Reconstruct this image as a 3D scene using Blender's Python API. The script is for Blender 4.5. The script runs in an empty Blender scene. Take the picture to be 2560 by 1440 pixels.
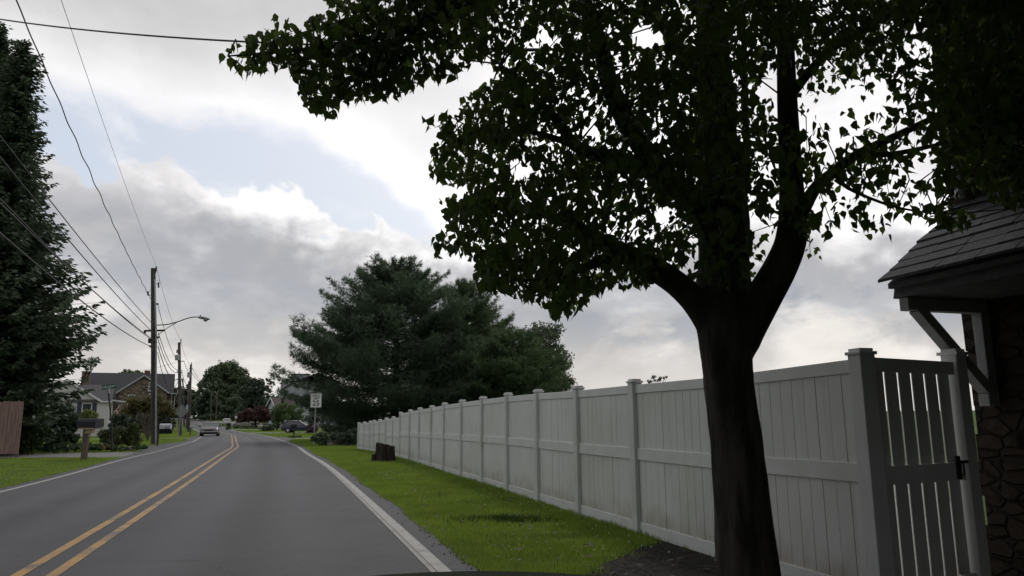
import bpy, bmesh, math, random
import numpy as np
from mathutils import Vector, Matrix, Quaternion
S = bpy.context.scene
COL = S.collection
rnd = random.Random(7)
rng = np.random.default_rng(11)
PI = math.pi
R = math.radians

# ------------------------------------------------------------------ camera model (also used to survey where things stand)
F, HZ, EYE = 1850.0, 1053.0, 1.3
PITCH, ROLL = math.atan((HZ - 720) / F), 0.008
def ray(px, py):
    u, v = (px - 1280) / F, (720 - py) / F
    u2 = u * math.cos(ROLL) + v * math.sin(ROLL); v2 = -u * math.sin(ROLL) + v * math.cos(ROLL)
    return Vector((u2, math.cos(PITCH) - v2 * math.sin(PITCH), math.sin(PITCH) + v2 * math.cos(PITCH)))
def at(px, py, Y):
    d = ray(px, py); return d * (Y / d.y) + Vector((0, 0, EYE))
GY = [-80, 75, 100, 130, 160, 190, 230, 280, 340, 500, 900]
GZ = [0, 0, 0.02, .3, .75, 1.25, 2.0, 3.0, 4.0, 6., 9.]
def gz(y): return float(np.interp(y, GY, GZ))
def gnd(px, Y):                                    # ground point seen in column px at distance Y
    p = at(px, 1060, Y); return Vector((p.x, Y, gz(Y)))
def proj(P):                                       # numpy (n,3) -> pixel columns and rows
    P = np.asarray(P, float)
    x, y, z = P[:, 0], P[:, 1], P[:, 2] - EYE
    d = y * math.cos(PITCH) + z * math.sin(PITCH)
    v2 = (-y * math.sin(PITCH) + z * math.cos(PITCH)) / d; u2 = x / d
    u = u2 * math.cos(ROLL) - v2 * math.sin(ROLL); v = u2 * math.sin(ROLL) + v2 * math.cos(ROLL)
    return 1280 + u * F, 720 - v * F

cam = bpy.data.cameras.new('camera'); co = bpy.data.objects.new('camera', cam); COL.objects.link(co)
cam.sensor_width = 36; cam.lens = 36 * F / 2560; cam.clip_start = .05; cam.clip_end = 3000
co.matrix_world = Matrix.Translation((0, 0, EYE)) @ Matrix.Rotation(PI / 2 + PITCH, 4, 'X') @ Matrix.Rotation(-ROLL, 4, 'Z')
S.camera = co

# ------------------------------------------------------------------ node helpers and materials
class NT:
    def __init__(s, tree): s.t = tree; s.n = tree.nodes; s.l = tree.links
    def new(s, typ, **kw):
        n = s.n.new(typ)
        for k, v in kw.items(): setattr(n, k, v)
        return n
    def put(s, sock, v):
        if isinstance(v, bpy.types.NodeSocket): s.l.new(v, sock)
        else: sock.default_value = v
    def m(s, op, a, b=None, c=None, clamp=False):
        n = s.new('ShaderNodeMath', operation=op, use_clamp=clamp); s.put(n.inputs[0], a)
        if b is not None: s.put(n.inputs[1], b)
        if c is not None: s.put(n.inputs[2], c)
        return n.outputs[0]
    def mix(s, f, a, b, blend='MIX'):
        n = s.new('ShaderNodeMix', data_type='RGBA', blend_type=blend)
        s.put(n.inputs[0], f)
        for k, v in ((6, a), (7, b)): s.put(n.inputs[k], v if isinstance(v, bpy.types.NodeSocket) else (*v[:3], 1))
        return n.outputs[2]
    def ramp(s, f, stops, interp='LINEAR'):
        n = s.new('ShaderNodeValToRGB'); cr = n.color_ramp; cr.interpolation = interp
        while len(cr.elements) < len(stops): cr.elements.new(.5)
        for e, (p, c) in zip(cr.elements, stops):
            e.position = p; e.color = (*c, 1) if hasattr(c, '__len__') else (c, c, c, 1)
        s.put(n.inputs[0], f); return n.outputs[0]
    def noise(s, vec, scale, detail=4, rough=.55, dist=0):
        n = s.new('ShaderNodeTexNoise'); s.put(n.inputs['Vector'], vec)
        n.inputs['Scale'].default_value = scale; n.inputs['Detail'].default_value = detail
        n.inputs['Roughness'].default_value = rough; n.inputs['Distortion'].default_value = dist
        return n.outputs[0]
    def sstep(s, x, a, b):
        n = s.new('ShaderNodeMapRange', interpolation_type='SMOOTHSTEP'); s.put(n.inputs[0], x)
        n.inputs[1].default_value = a; n.inputs[2].default_value = b
        return n.outputs[0]
def newmat(name):
    m = bpy.data.materials.new(name); m.use_nodes = True
    t = NT(m.node_tree); b = t.n['Principled BSDF']; return m, t, b
def pm(name, c1, c2=None, scale=8, rough=.7, bump=0, bscale=None, metal=0, spec=.4, stretch=(1, 1, 1), detail=5, c3=None, c3scale=1.5, coat=0, lo=.35, hi=.65):
    m, t, b = newmat(name)
    c2 = c2 or tuple(x * .75 for x in c1)
    tc = t.new('ShaderNodeTexCoord'); mp = t.new('ShaderNodeMapping'); t.put(mp.inputs[0], tc.outputs['Object']); mp.inputs['Scale'].default_value = stretch
    n = t.noise(mp.outputs[0], scale, detail)
    col = t.mix(t.sstep(n, lo, hi), c1, c2)
    if c3: col = t.mix(t.sstep(t.noise(tc.outputs['Object'], c3scale, 5, .6), .52, .7), col, c3)
    t.put(b.inputs['Base Color'], col); b.inputs['Roughness'].default_value = rough; b.inputs['Metallic'].default_value = metal
    b.inputs['Specular IOR Level'].default_value = spec; b.inputs['Coat Weight'].default_value = coat
    if bump:
        bp = t.new('ShaderNodeBump'); bp.inputs['Strength'].default_value = min(1, bump); bp.inputs['Distance'].default_value = .02
        t.put(bp.inputs['Height'], t.noise(mp.outputs[0], bscale or scale * 3, 6, .6)); t.put(b.inputs['Normal'], bp.outputs[0])
    return m
def leafmat(name, c1, c2, scale=1.2, trans=.35, tc_=None, rough=.5, spec=.3, c3=None, c3scale=.9):
    m, t, b = newmat(name)
    tc = t.new('ShaderNodeTexCoord')
    f = t.m('ADD', t.m('MULTIPLY', t.noise(tc.outputs['Object'], scale, 3), .7), t.m('MULTIPLY', t.noise(tc.outputs['Object'], scale * 14, 1), .45))
    col = t.mix(t.sstep(f, .38, .78), c1, c2)
    if c3: col = t.mix(t.m('MULTIPLY', t.sstep(t.noise(tc.outputs['Object'], c3scale, 6, .7), .5, .68), .75), col, c3)
    t.put(b.inputs['Base Color'], col); b.inputs['Roughness'].default_value = rough; b.inputs['Specular IOR Level'].default_value = spec
    tr = t.new('ShaderNodeBsdfTranslucent'); t.put(tr.inputs[0], t.mix(.5, col, tc_ or tuple(x * 1.5 for x in c2)))
    mx = t.new('ShaderNodeMixShader'); mx.inputs[0].default_value = trans
    t.put(mx.inputs[1], b.outputs[0]); t.put(mx.inputs[2], tr.outputs[0]); t.put(t.n['Material Output'].inputs[0], mx.outputs[0])
    return m
def glassmat(name, c=(.02, .025, .03), rough=.05):
    m, t, b = newmat(name); b.inputs['Base Color'].default_value = (*c, 1); b.inputs['Roughness'].default_value = rough; b.inputs['Specular IOR Level'].default_value = .8
    return m

M = {}
M['bark'] = pm('dark_bark', (.085, .078, .068), (.03, .028, .025), 11, .9, 1, 18, stretch=(1, 1, .22), spec=.15)
M['bark_far'] = pm('grey_bark', (.07, .06, .05), (.035, .03, .026), 6, .9, spec=.1)
M['bark_pale'] = pm('pale_bark', (.16, .14, .11), (.09, .08, .06), 6, .9, spec=.1)
M['leaf'] = leafmat('street_tree_leaf', (.021, .037, .013), (.055, .088, .022), 1.5, .4, (.14, .21, .035), rough=.6, spec=.15)
M['spruce'] = leafmat('spruce_needles', (.028, .05, .028), (.085, .125, .066), .8, .25)
M['pine'] = leafmat('pine_needles', (.04, .075, .044), (.1, .15, .082), .6, .3)
M['pine2'] = leafmat('pine_needles_green', (.042, .08, .036), (.1, .155, .062), .6, .3)
M['decid'] = leafmat('far_leaves', (.055, .08, .045), (.12, .16, .08), .35, .25)  # greens lifted to stand in for haze on far trees
M['decid2'] = leafmat('grey_green_leaves', (.055, .08, .045), (.11, .14, .075), .5, .25)
M['dark_cedar'] = leafmat('dark_cedar', (.03, .052, .03), (.06, .088, .048), .4, .15)
M['mid'] = leafmat('bright_green_leaves', (.05, .09, .025), (.1, .16, .045), .8, .3)
M['olive'] = leafmat('olive_leaves', (.09, .085, .03), (.16, .145, .05), .9, .3)
M['azalea'] = leafmat('azalea_leaves', (.05, .065, .025), (.1, .12, .04), 1.2, .25)
M['rhodo'] = leafmat('rhododendron_leaves', (.02, .04, .02), (.045, .085, .034), 1.0, .2)
M['juniper'] = leafmat('juniper', (.04, .075, .025), (.09, .14, .05), 1.5, .2)
M['hedge'] = leafmat('hedge_leaves', (.018, .034, .018), (.04, .06, .026), .8, .2)
M['redleaf'] = leafmat('red_leaves', (.05, .022, .02), (.095, .045, .035), .8, .25)
M['ornamental'] = leafmat('ornamental_grass', (.13, .16, .05), (.2, .23, .08), 2, .3)
M['blade'] = leafmat('grass_blades', (.115, .195, .03), (.26, .37, .06), .7, .45, (.4, .52, .08), rough=.6, c3=(.1, .13, .045))
M['weed'] = leafmat('weed_leaves', (.03, .06, .014), (.06, .1, .02), 2, .3)
M['clover'] = pm('clover_flower', (.62, .66, .55), (.5, .55, .42))
M['vinyl'] = pm('white_vinyl', (.66, .675, .665), (.6, .61, .6), 3, .42, c3=(.54, .55, .5), c3scale=.9)
M['rail'] = pm('white_vinyl_rail', (.73, .74, .73), (.67, .68, .665), 4, .4)
def vinyl_dirty():
    m, t, b = newmat('white_vinyl_boards')
    tc = t.new('ShaderNodeTexCoord'); sx = t.new('ShaderNodeSeparateXYZ'); t.put(sx.inputs[0], tc.outputs['Object'])
    n = t.noise(tc.outputs['Object'], 5, 6, .6); n2 = t.noise(tc.outputs['Object'], 1.3, 4)
    dirt = t.m('MULTIPLY', t.sstep(t.m('ADD', sx.outputs[2], t.m('MULTIPLY', n, -.55)), .14, -.3), .62)
    col = t.mix(t.sstep(n2, .35, .7), (.72, .73, .715), (.66, .67, .655))
    mp = t.new('ShaderNodeMapping'); mp.inputs['Scale'].default_value = (14, 14, .6); t.put(mp.inputs[0], tc.outputs['Object'])
    col = t.mix(t.m('MULTIPLY', t.sstep(t.noise(mp.outputs[0], 1, 4), .55, .8), .35), col, (.5, .48, .42))
    col = t.mix(dirt, col, (.32, .25, .17))
    col = t.mix(t.m('MULTIPLY', t.sstep(t.noise(tc.outputs['Object'], .55, 5, .65), .5, .72), .4), col, (.5, .52, .42))
    t.put(b.inputs['Base Color'], col); b.inputs['Roughness'].default_value = .45
    return m
M['boards'] = vinyl_dirty()
M['redwood'] = pm('weathered_red_wood', (.32, .21, .18), (.19, .13, .115), 10, .9, .5, stretch=(3, 3, .25))
M['wood'] = pm('weathered_post', (.16, .125, .09), (.1, .078, .058), 10, .9, .4, stretch=(2, 2, .2))
M['plywood'] = pm('raw_board', (.42, .34, .25), (.3, .24, .17), 8, .9)
M['pole'] = pm('creosote_pole', (.11, .095, .085), (.06, .052, .048), 5, .9, .5, stretch=(2, 2, .1), c3=(.16, .15, .14), c3scale=.6)
M['conduit'] = pm('grey_conduit', (.42, .44, .46), (.34, .36, .38), 3, .5, metal=.3)
M['galv'] = pm('galvanised', (.4, .41, .42), (.3, .31, .32), 6, .5, metal=.5)
M['darkmetal'] = pm('dark_metal', (.05, .05, .055), (.03, .03, .033), 6, .5, metal=.3)
M['insul'] = pm('brown_insulator', (.09, .07, .065), None, 4, .3)
M['wire'] = pm('black_cable', (.03, .03, .032), (.02, .02, .022), 4, .6)
M['wiregrey'] = pm('bare_wire', (.16, .16, .165), (.1, .1, .1), 4, .5, metal=.4)
M['black'] = pm('black_plastic', (.014, .015, .02), (.02, .021, .026), 5, .45)
M['mailwhite'] = pm('white_mailbox', (.72, .72, .78), (.62, .62, .67), 4, .4)
M['signwhite'] = pm('sign_white', (.78, .78, .76), (.7, .7, .69), 2, .5)
M['signback'] = pm('sign_back_aluminium', (.27, .28, .27), (.22, .23, .22), 3, .6)
M['signgreen'] = pm('sign_green', (.012, .1, .06), (.01, .08, .05), 3, .5)
M['ink'] = pm('sign_black', (.012, .012, .013), None, 3, .6)
M['letter'] = pm('sign_letter', (.62, .68, .6), None, 3, .5)
M['paleblue'] = pm('pale_blue_sign', (.42, .5, .56), None, 3, .5)
M['siding'] = pm('white_siding', (.66, .645, .61), (.58, .565, .53), 4, .6)
M['greysiding'] = pm('grey_siding', (.33, .35, .36), (.28, .3, .31), 3, .7)
M['palesiding'] = pm('pale_siding', (.44, .45, .48), (.38, .39, .42), 3, .7)
M['trim'] = pm('white_trim', (.72, .72, .73), (.64, .64, .65), 4, .5)
M['slate'] = pm('slate_shingles', (.062, .062, .07), (.04, .04, .047), 14, .9, .5, 30)
M['brownroof'] = pm('brown_shingles', (.13, .105, .095), (.09, .075, .07), 12, .9, .4)
M['greyroof'] = pm('grey_shingles', (.105, .1, .105), (.075, .072, .078), 12, .9, .4)
M['shutter'] = pm('blue_shutter', (.045, .06, .085), (.035, .048, .07), 6, .6)
M['glass'] = glassmat('window_glass', (.05, .055, .06), .08)
M['carglass'] = glassmat('car_glass', (.1, .115, .11), .08)  # lighter grey-green base stands in for the windshield's reflection
M['brick'] = pm('chimney_brick', (.2, .085, .065), (.12, .06, .05), 18, .9, .4)
M['rock'] = pm('boulder', (.3, .255, .215), (.14, .12, .1), 5, .95, 1, 9, c3=(.1, .09, .075), c3scale=4)
M['pinkrock'] = pm('pink_boulder', (.3, .2, .165), (.18, .12, .1), 5, .95, .8, 9)
M['terracotta'] = pm('terracotta', (.32, .15, .09), (.22, .1, .06), 6, .9)
M['stump'] = pm('rotten_bark', (.05, .038, .03), (.022, .017, .014), 9, .95, 1, 14, stretch=(1, 1, .3))
M['stumptop'] = pm('cut_wood', (.2, .11, .07), (.12, .065, .045), 9, .9, .5)
M['tyre'] = pm('tyre', (.015, .015, .016), None, 5, .85)
M['alloy'] = pm('alloy', (.5, .5, .52), (.4, .4, .42), 5, .35, metal=.7)
M['silver'] = pm('pale_silver_paint', (.17, .155, .165), (.14, .13, .14), 2, .5, metal=.1, coat=.15)
M['whitepaint'] = pm('white_paint', (.62, .61, .61), (.56, .55, .55), 2, .3, coat=.5)
M['navy'] = pm('navy_paint', (.014, .02, .05), (.011, .016, .04), 2, .25, coat=.8)
M['dark_green_reflection'] = pm('dark_paint', (.045, .06, .024), (.035, .048, .02), 2, .75, spec=.1)  # green of the canopy's reflection put into the hood colour
M['chrome'] = pm('chrome', (.55, .55, .56), None, 4, .2, metal=.9)
M['lens'] = pm('headlight_lens', (.3, .3, .29), (.22, .22, .21), 8, .2)
M['red'] = pm('tail_lamp', (.25, .02, .015), None, 8, .25)
M['flagred'] = pm('flag_red', (.35, .03, .035), None, 6, .8); M['flagwhite'] = pm('flag_white', (.68, .66, .64), None, 6, .8); M['flagblue'] = pm('flag_blue', (.02, .03, .1), None, 6, .8)
M['concrete'] = pm('pale_concrete', (.36, .35, .33), (.28, .275, .26), 6, .9, .2)

# ------------------------------------------------------------------ mesh builder
class MB:
    def __init__(s): s.v = []; s.f = []; s.mi = []
    def add(s, vs, fs, mi=0):
        o = len(s.v); s.v += [tuple(p) for p in vs]; s.f += [tuple(i + o for i in f) for f in fs]; s.mi += [mi] * len(fs); return s
    def box(s, c, d, rz=0, mi=0, M_=None):
        x, y, z = d[0] / 2, d[1] / 2, d[2] / 2
        vs = [Vector((a * x, b * y, e * z)) for e in (-1, 1) for a, b in ((-1, -1), (1, -1), (1, 1), (-1, 1))]
        q = M_ if M_ is not None else Matrix.Rotation(rz, 3, 'Z')
        vs = [q @ p + Vector(c) for p in vs]
        return s.add(vs, [(3, 2, 1, 0), (4, 5, 6, 7), (0, 1, 5, 4), (1, 2, 6, 5), (2, 3, 7, 6), (3, 0, 4, 7)], mi)
    def beam(s, a, b, w, h, up=(0, 0, 1), mi=0):
        a, b = Vector(a), Vector(b); d = (b - a); L = d.length; d.normalize()
        x = d.cross(Vector(up)).normalized(); z = x.cross(d)
        q = Matrix((x, d, z)).transposed()
        return s.box((a + b) / 2, (w, L, h), M_=q, mi=mi)
    def tube(s, pts, rad, n=8, mi=0, cap=True):
        pts = [Vector(p) for p in pts]; N = len(pts)
        rad = rad if hasattr(rad, '__len__') else [rad] * N
        o = len(s.v); prev = None
        for i, p in enumerate(pts):
            d = (pts[min(i + 1, N - 1)] - pts[max(i - 1, 0)]).normalized()
            if prev is None: x = d.orthogonal().normalized()
            else: x = (prev - d * prev.dot(d)).normalized()
            prev = x; y = d.cross(x)
            for k in range(n):
                a = 2 * PI * k / n; s.v.append(tuple(p + (x * math.cos(a) + y * math.sin(a)) * rad[i]))
        for i in range(N - 1):
            for k in range(n):
                k2 = (k + 1) % n
                s.f.append((o + i * n + k, o + i * n + k2, o + (i + 1) * n + k2, o + (i + 1) * n + k)); s.mi.append(mi)
        if cap:
            s.f.append(tuple(o + k for k in reversed(range(n)))); s.f.append(tuple(o + (N - 1) * n + k for k in range(n))); s.mi += [mi, mi]
        return s
    def loft(s, rings, closed=True, cap=True, mi=0):
        o = len(s.v); n = len(rings[0])
        for r in rings: s.v += [tuple(p) for p in r]
        for i in range(len(rings) - 1):
            for k in range(n if closed else n - 1):
                k2 = (k + 1) % n
                s.f.append((o + i * n + k, o + i * n + k2, o + (i + 1) * n + k2, o + (i + 1) * n + k)); s.mi.append(mi)
        if cap:
            s.f.append(tuple(o + k for k in reversed(range(n)))); s.f.append(tuple(o + (len(rings) - 1) * n + k for k in range(n))); s.mi += [mi, mi]
        return s
    def prism(s, poly, a, b, mi=0):                # poly of (u,w) swept from frame fn a to b: a,b map (u,w)->point
        return s.loft([[a(*q) for q in poly], [b(*q) for q in poly]], mi=mi)
    def xf(s, m, start=0):
        s.v = s.v[:start] + [tuple(m @ Vector(p)) for p in s.v[start:]]; return s
def mesh_np(name, V, faces_list, mats, parent=None, smooth=False, mi=None):
    me = bpy.data.meshes.new(name)
    V = np.asarray(V, np.float32); tot = [np.asarray(f, np.int32) for f in faces_list]
    nl = sum(f.size for f in tot); nf = sum(len(f) for f in tot)
    me.vertices.add(len(V)); me.vertices.foreach_set('co', V.ravel())
    me.loops.add(nl); me.polygons.add(nf)
    me.loops.foreach_set('vertex_index', np.concatenate([f.ravel() for f in tot]))
    sizes = np.concatenate([np.full(len(f), f.shape[1], np.int32) for f in tot])
    st = np.zeros(nf, np.int32); st[1:] = np.cumsum(sizes)[:-1]
    me.polygons.foreach_set('loop_start', st); me.polygons.foreach_set('loop_total', sizes)
    if mi is not None: me.polygons.foreach_set('material_index', np.asarray(mi, np.int32))
    me.update(calc_edges=True); me.validate()
    for m in (mats if isinstance(mats, (list, tuple)) else [mats]): me.materials.append(m)
    if smooth: me.polygons.foreach_set('use_smooth', np.ones(nf, bool))
    o = bpy.data.objects.new(name, me); COL.objects.link(o)
    if parent is not None: o.parent = parent
    return o
def obj(name, mb, mats, parent=None, smooth=False, bevel=0):
    me = bpy.data.meshes.new(name); me.from_pydata(mb.v, [], mb.f)
    ms = mats if isinstance(mats, (list, tuple)) else [mats]
    for m in ms: me.materials.append(m)
    if len(ms) > 1: me.polygons.foreach_set('material_index', mb.mi)
    bm = bmesh.new(); bm.from_mesh(me); bmesh.ops.recalc_face_normals(bm, faces=bm.faces); bm.to_mesh(me); bm.free()
    if smooth: me.polygons.foreach_set('use_smooth', [True] * len(me.polygons))
    o = bpy.data.objects.new(name, me); COL.objects.link(o)
    if parent is not None: o.parent = parent
    if bevel:
        b = o.modifiers.new('bevel', 'BEVEL'); b.width = bevel; b.segments = 2; b.limit_method = 'ANGLE'
    return o
def tag(o, label, cat, group=None, kind=None):
    if label: o['label'] = label
    if cat: o['category'] = cat
    if group: o['group'] = group
    if kind: o['kind'] = kind
    return o
def thing(name, label, cat, loc=(0, 0, 0), rz=0, group=None):
    o = bpy.data.objects.new(name, None); COL.objects.link(o); o.location = loc; o.rotation_euler.z = rz; o.empty_display_size = .3
    return tag(o, label, cat, group)
def text(name, s, size, mat, parent, loc, rot, ext=.002, align='CENTER', sx=1.0):
    c = bpy.data.curves.new(name, 'FONT'); c.body = s; c.size = size; c.extrude = ext; c.align_x = align; c.align_y = 'CENTER'; c.offset = .012 * size
    o = bpy.data.objects.new(name, c); COL.objects.link(o); bpy.context.view_layer.update()
    me = bpy.data.meshes.new_from_object(o.evaluated_get(bpy.context.evaluated_depsgraph_get())); me.name = name
    bpy.data.objects.remove(o); bpy.data.curves.remove(c); me.materials.clear(); me.materials.append(mat)
    t = bpy.data.objects.new(name, me); COL.objects.link(t); t.location = loc; t.rotation_euler = rot; t.scale.x = sx
    t.parent = parent; return t
def setting(name, mb, mat, smooth=False):
    return tag(obj(name, mb, mat, smooth=smooth), None, None, kind='structure')
# ------------------------------------------------------------------ sky and sun
SUN_AZ, SUN_EL = R(9), R(48)
def build_world():
    w = bpy.data.worlds.new('World'); S.world = w; w.use_nodes = True
    t = NT(w.node_tree); bg = t.n['Background']; bg.inputs[1].default_value = .1
    sky = t.new('ShaderNodeTexSky', sky_type='NISHITA', sun_disc=False)
    sky.sun_elevation = SUN_EL; sky.sun_rotation = SUN_AZ; sky.altitude = 80; sky.air_density = 1.2; sky.dust_density = 2.5
    tc = t.new('ShaderNodeTexCoord'); d = tc.outputs['Generated']
    sp = t.new('ShaderNodeSeparateXYZ'); t.put(sp.inputs[0], d); X, Y, Z = sp.outputs
    az = t.m('ARCTAN2', X, Y); el = t.m('ARCSINE', Z)
    mp = t.new('ShaderNodeMapping'); mp.inputs['Scale'].default_value = (1, 1, 2.0); t.put(mp.inputs[0], d); q = mp.outputs[0]
    mp2 = t.new('ShaderNodeMapping'); mp2.inputs['Scale'].default_value = (1, 1, 1.3); mp2.inputs['Location'].default_value = (3.1, 1.7, .4); t.put(mp2.inputs[0], d); q2 = mp2.outputs[0]
    n1 = t.noise(q2, 5.5, 8, .52); n2 = t.noise(q2, 17, 8, .6); n3 = t.noise(q, 3.2, 6, .5, .4); n4 = t.noise(q, 8, 8, .58, .3)
    w1 = t.m('SUBTRACT', n1, .5); w2 = t.m('SUBTRACT', n2, .5); w4 = t.m('SUBTRACT', n4, .5)
    A0, AW, E0 = -.75, 1.5, .7
    def angs(px, py):
        v = ray(px, py).normalized(); return math.atan2(v.x, v.y), math.asin(v.z)
    def curve(pts):
        st = [(0, 0)] * 0
        L = sorted(angs(*p) for p in pts)
        stops = [((a - A0) / AW, e / E0) for a, e in L]
        r = t.ramp(t.m('DIVIDE', t.m('SUBTRACT', az, A0), AW), stops)
        s2 = t.new('ShaderNodeSeparateColor'); t.put(s2.inputs[0], r)
        return t.m('MULTIPLY', s2.outputs[0], E0)
    T = curve([(-100, 480), (150, 462), (280, 470), (420, 440), (500, 500), (600, 515), (740, 530), (800, 585), (1000, 620), (1250, 640), (1500, 600), (1900, 560), (2100, 540), (2560, 560)])
    B = curve([(-200, 150), (60, 190), (180, 235), (300, 262), (460, 305), (560, 300), (700, 325), (760, 335), (850, 385), (950, 440), (1080, 550), (1180, 660), (1400, 760), (2560, 900)])
    bil = t.m('ABSOLUTE', t.m('SUBTRACT', t.m('MULTIPLY', t.noise(q2, 9, 3, .5), 2.), 1.))
    bil2 = t.m('ABSOLUTE', t.m('SUBTRACT', t.m('MULTIPLY', t.noise(q2, 26, 5, .55), 2.), 1.))
    bl = t.m('ADD', t.m('MULTIPLY', bil, -.13), t.m('MULTIPLY', bil2, -.035))
    puff = t.m('ADD', t.m('ADD', t.m('MULTIPLY', w1, .07), t.m('ADD', bl, .035)), t.m('MULTIPLY', w2, .025))
    dT = t.m('SUBTRACT', t.m('SUBTRACT', el, T), puff)                       # >0 above the cumulus
    low = t.sstep(dT, .009, -.009)
    soft = t.m('ADD', t.m('MULTIPLY', w4, .07), t.m('MULTIPLY', w2, .05))
    dB = t.m('SUBTRACT', t.m('SUBTRACT', el, B), soft)
    up = t.sstep(dB, -.018, .022)
    # upper cloud sheet: bright lower edge that greys upward and to the left
    fade = t.m('ADD', dB, t.m('MULTIPLY', w4, .12))
    upv = t.ramp(t.m('MULTIPLY', fade, 2.0), [(0, 1.02), (.06, .99), (.15, .76), (.26, .63), (.6, .58), (1, .62)])
    s3 = t.new('ShaderNodeSeparateColor'); t.put(s3.inputs[0], upv)
    gl = t.m('MULTIPLY', t.m('EXPONENT', t.m('MULTIPLY', t.m('ADD', t.m('POWER', t.m('DIVIDE', t.m('SUBTRACT', az, .02), .30), 2.), t.m('POWER', t.m('DIVIDE', t.m('SUBTRACT', el, .40), .24), 2.)), -1.)), .36)
    upb = t.m('ADD', t.m('MULTIPLY', s3.outputs[0], t.m('ADD', .93, t.m('MULTIPLY', w4, .45))), gl)
    upb = t.m('ADD', upb, t.m('MULTIPLY', t.sstep(az, -.12, .12), t.m('ADD', .34, t.m('MULTIPLY', w4, .6))))
    # cumulus below: bright rim, grey body, dark band, cream horizon
    rimw = t.m('MULTIPLY', t.m('ADD', .25, t.m('MULTIPLY', t.sstep(az, -.5, -.36), .75)), t.m('ADD', .6, t.m('MULTIPLY', n4, .5)))
    depth = t.m('MULTIPLY', dT, -1)
    e2 = t.m('ADD', t.m('ADD', el, t.m('MULTIPLY', w1, .10)), t.m('ADD', t.m('MULTIPLY', bl, -.5), t.m('MULTIPLY', w4, .06)))
    bv = t.ramp(t.m('DIVIDE', e2, .4), [(0, (.78, .745, .70)), (.12, (.75, .725, .69)), (.22, (.64, .615, .595)), (.31, (.60, .585, .57)), (.385, (.50, .507, .53)), (.45, (.50, .505, .535)), (.54, (.51, .51, .53)), (.64, (.53, .525, .545)), (.76, (.64, .63, .645)), (1, (.78, .77, .77))])
    rim = t.m('MULTIPLY', t.sstep(t.m('ADD', depth, t.m('MULTIPLY', w2, .05)), .075, .0), rimw)
    lowc = t.mix(rim, bv, (1.12, 1.1, 1.1))
    lowc = t.mix(1, lowc, t.ramp(t.m('ADD', t.m('MULTIPLY', n3, .55), t.m('MULTIPLY', n4, .45)), [(.34, .86), (.46, .94), (.54, 1.06), (.66, 1.42)]), 'MULTIPLY')
    # bright openings in the low cloud
    op = t.m('MULTIPLY', t.sstep(t.m('ADD', n3, t.m('MULTIPLY', w4, .5)), .56, .70), t.sstep(el, .26, .12))
    lowc = t.mix(t.m('MULTIPLY', op, .55), lowc, (1.0, .94, .87))
    dk = t.m('MULTIPLY', t.m('MULTIPLY', t.sstep(t.m('ADD', n1, t.m('MULTIPLY', w4, .6)), .53, .42), t.m('MULTIPLY', t.sstep(el, .075, .12), t.sstep(el, .30, .24))), t.m('ADD', .35, t.m('MULTIPLY', t.sstep(az, -.1, .25), .35)))
    lowc = t.mix(dk, lowc, (.36, .39, .445))
    gap = t.mix(.62, t.mix(1, sky.outputs[0], (.1, .1, .1), 'MULTIPLY'), (.76, .80, .89))
    gap = t.mix(t.m('MULTIPLY', t.sstep(n4, .5, .74), .5), gap, (1, .99, .99))
    upcol = t.new('ShaderNodeCombineColor')
    t.put(upcol.inputs[0], upb); t.put(upcol.inputs[1], t.m('MULTIPLY', upb, .985)); t.put(upcol.inputs[2], t.m('MULTIPLY', upb, 1.0))
    gapg = t.mix(1, gap, gap); gapg = t.mix(t.m('MULTIPLY', gl, .9, clamp=True), gap, (1.05, 1.05, 1.08))
    c = t.mix(up, gapg, upcol.outputs[0])
    c = t.mix(low, c, lowc)
    # the rest of the dome, which only lights the scene
    c = t.mix(t.sstep(el, .52, .75), c, (.55, .55, .57))
    back = t.sstep(Y, .35, -.1)
    c = t.mix(back, c, t.mix(t.sstep(Y, -.05, -.65), t.mix(t.sstep(n3, .35, .65), (.46, .46, .48), (.66, .66, .68)), (.52, .52, .54)))
    c = t.mix(t.sstep(el, .0, -.03), c, (.16, .16, .13))
    c = t.mix(1, c, (10, 10, 10), 'MULTIPLY')
    t.put(bg.inputs[0], c)
build_world()
sl = bpy.data.lights.new('sun', 'SUN'); so = bpy.data.objects.new('sun', sl); COL.objects.link(so)
sl.energy = .9; sl.angle = R(14); sl.color = (1, .95, .88)
sd = Vector((math.sin(SUN_AZ) * math.cos(SUN_EL), math.cos(SUN_AZ) * math.cos(SUN_EL), math.sin(SUN_EL)))
so.rotation_euler = sd.to_track_quat('Z', 'Y').to_euler(); so.location = (0, 0, 60)
S.view_settings.view_transform = 'Standard'; S.view_settings.look = 'None'; S.view_settings.exposure = 0; S.view_settings.gamma = 1

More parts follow.
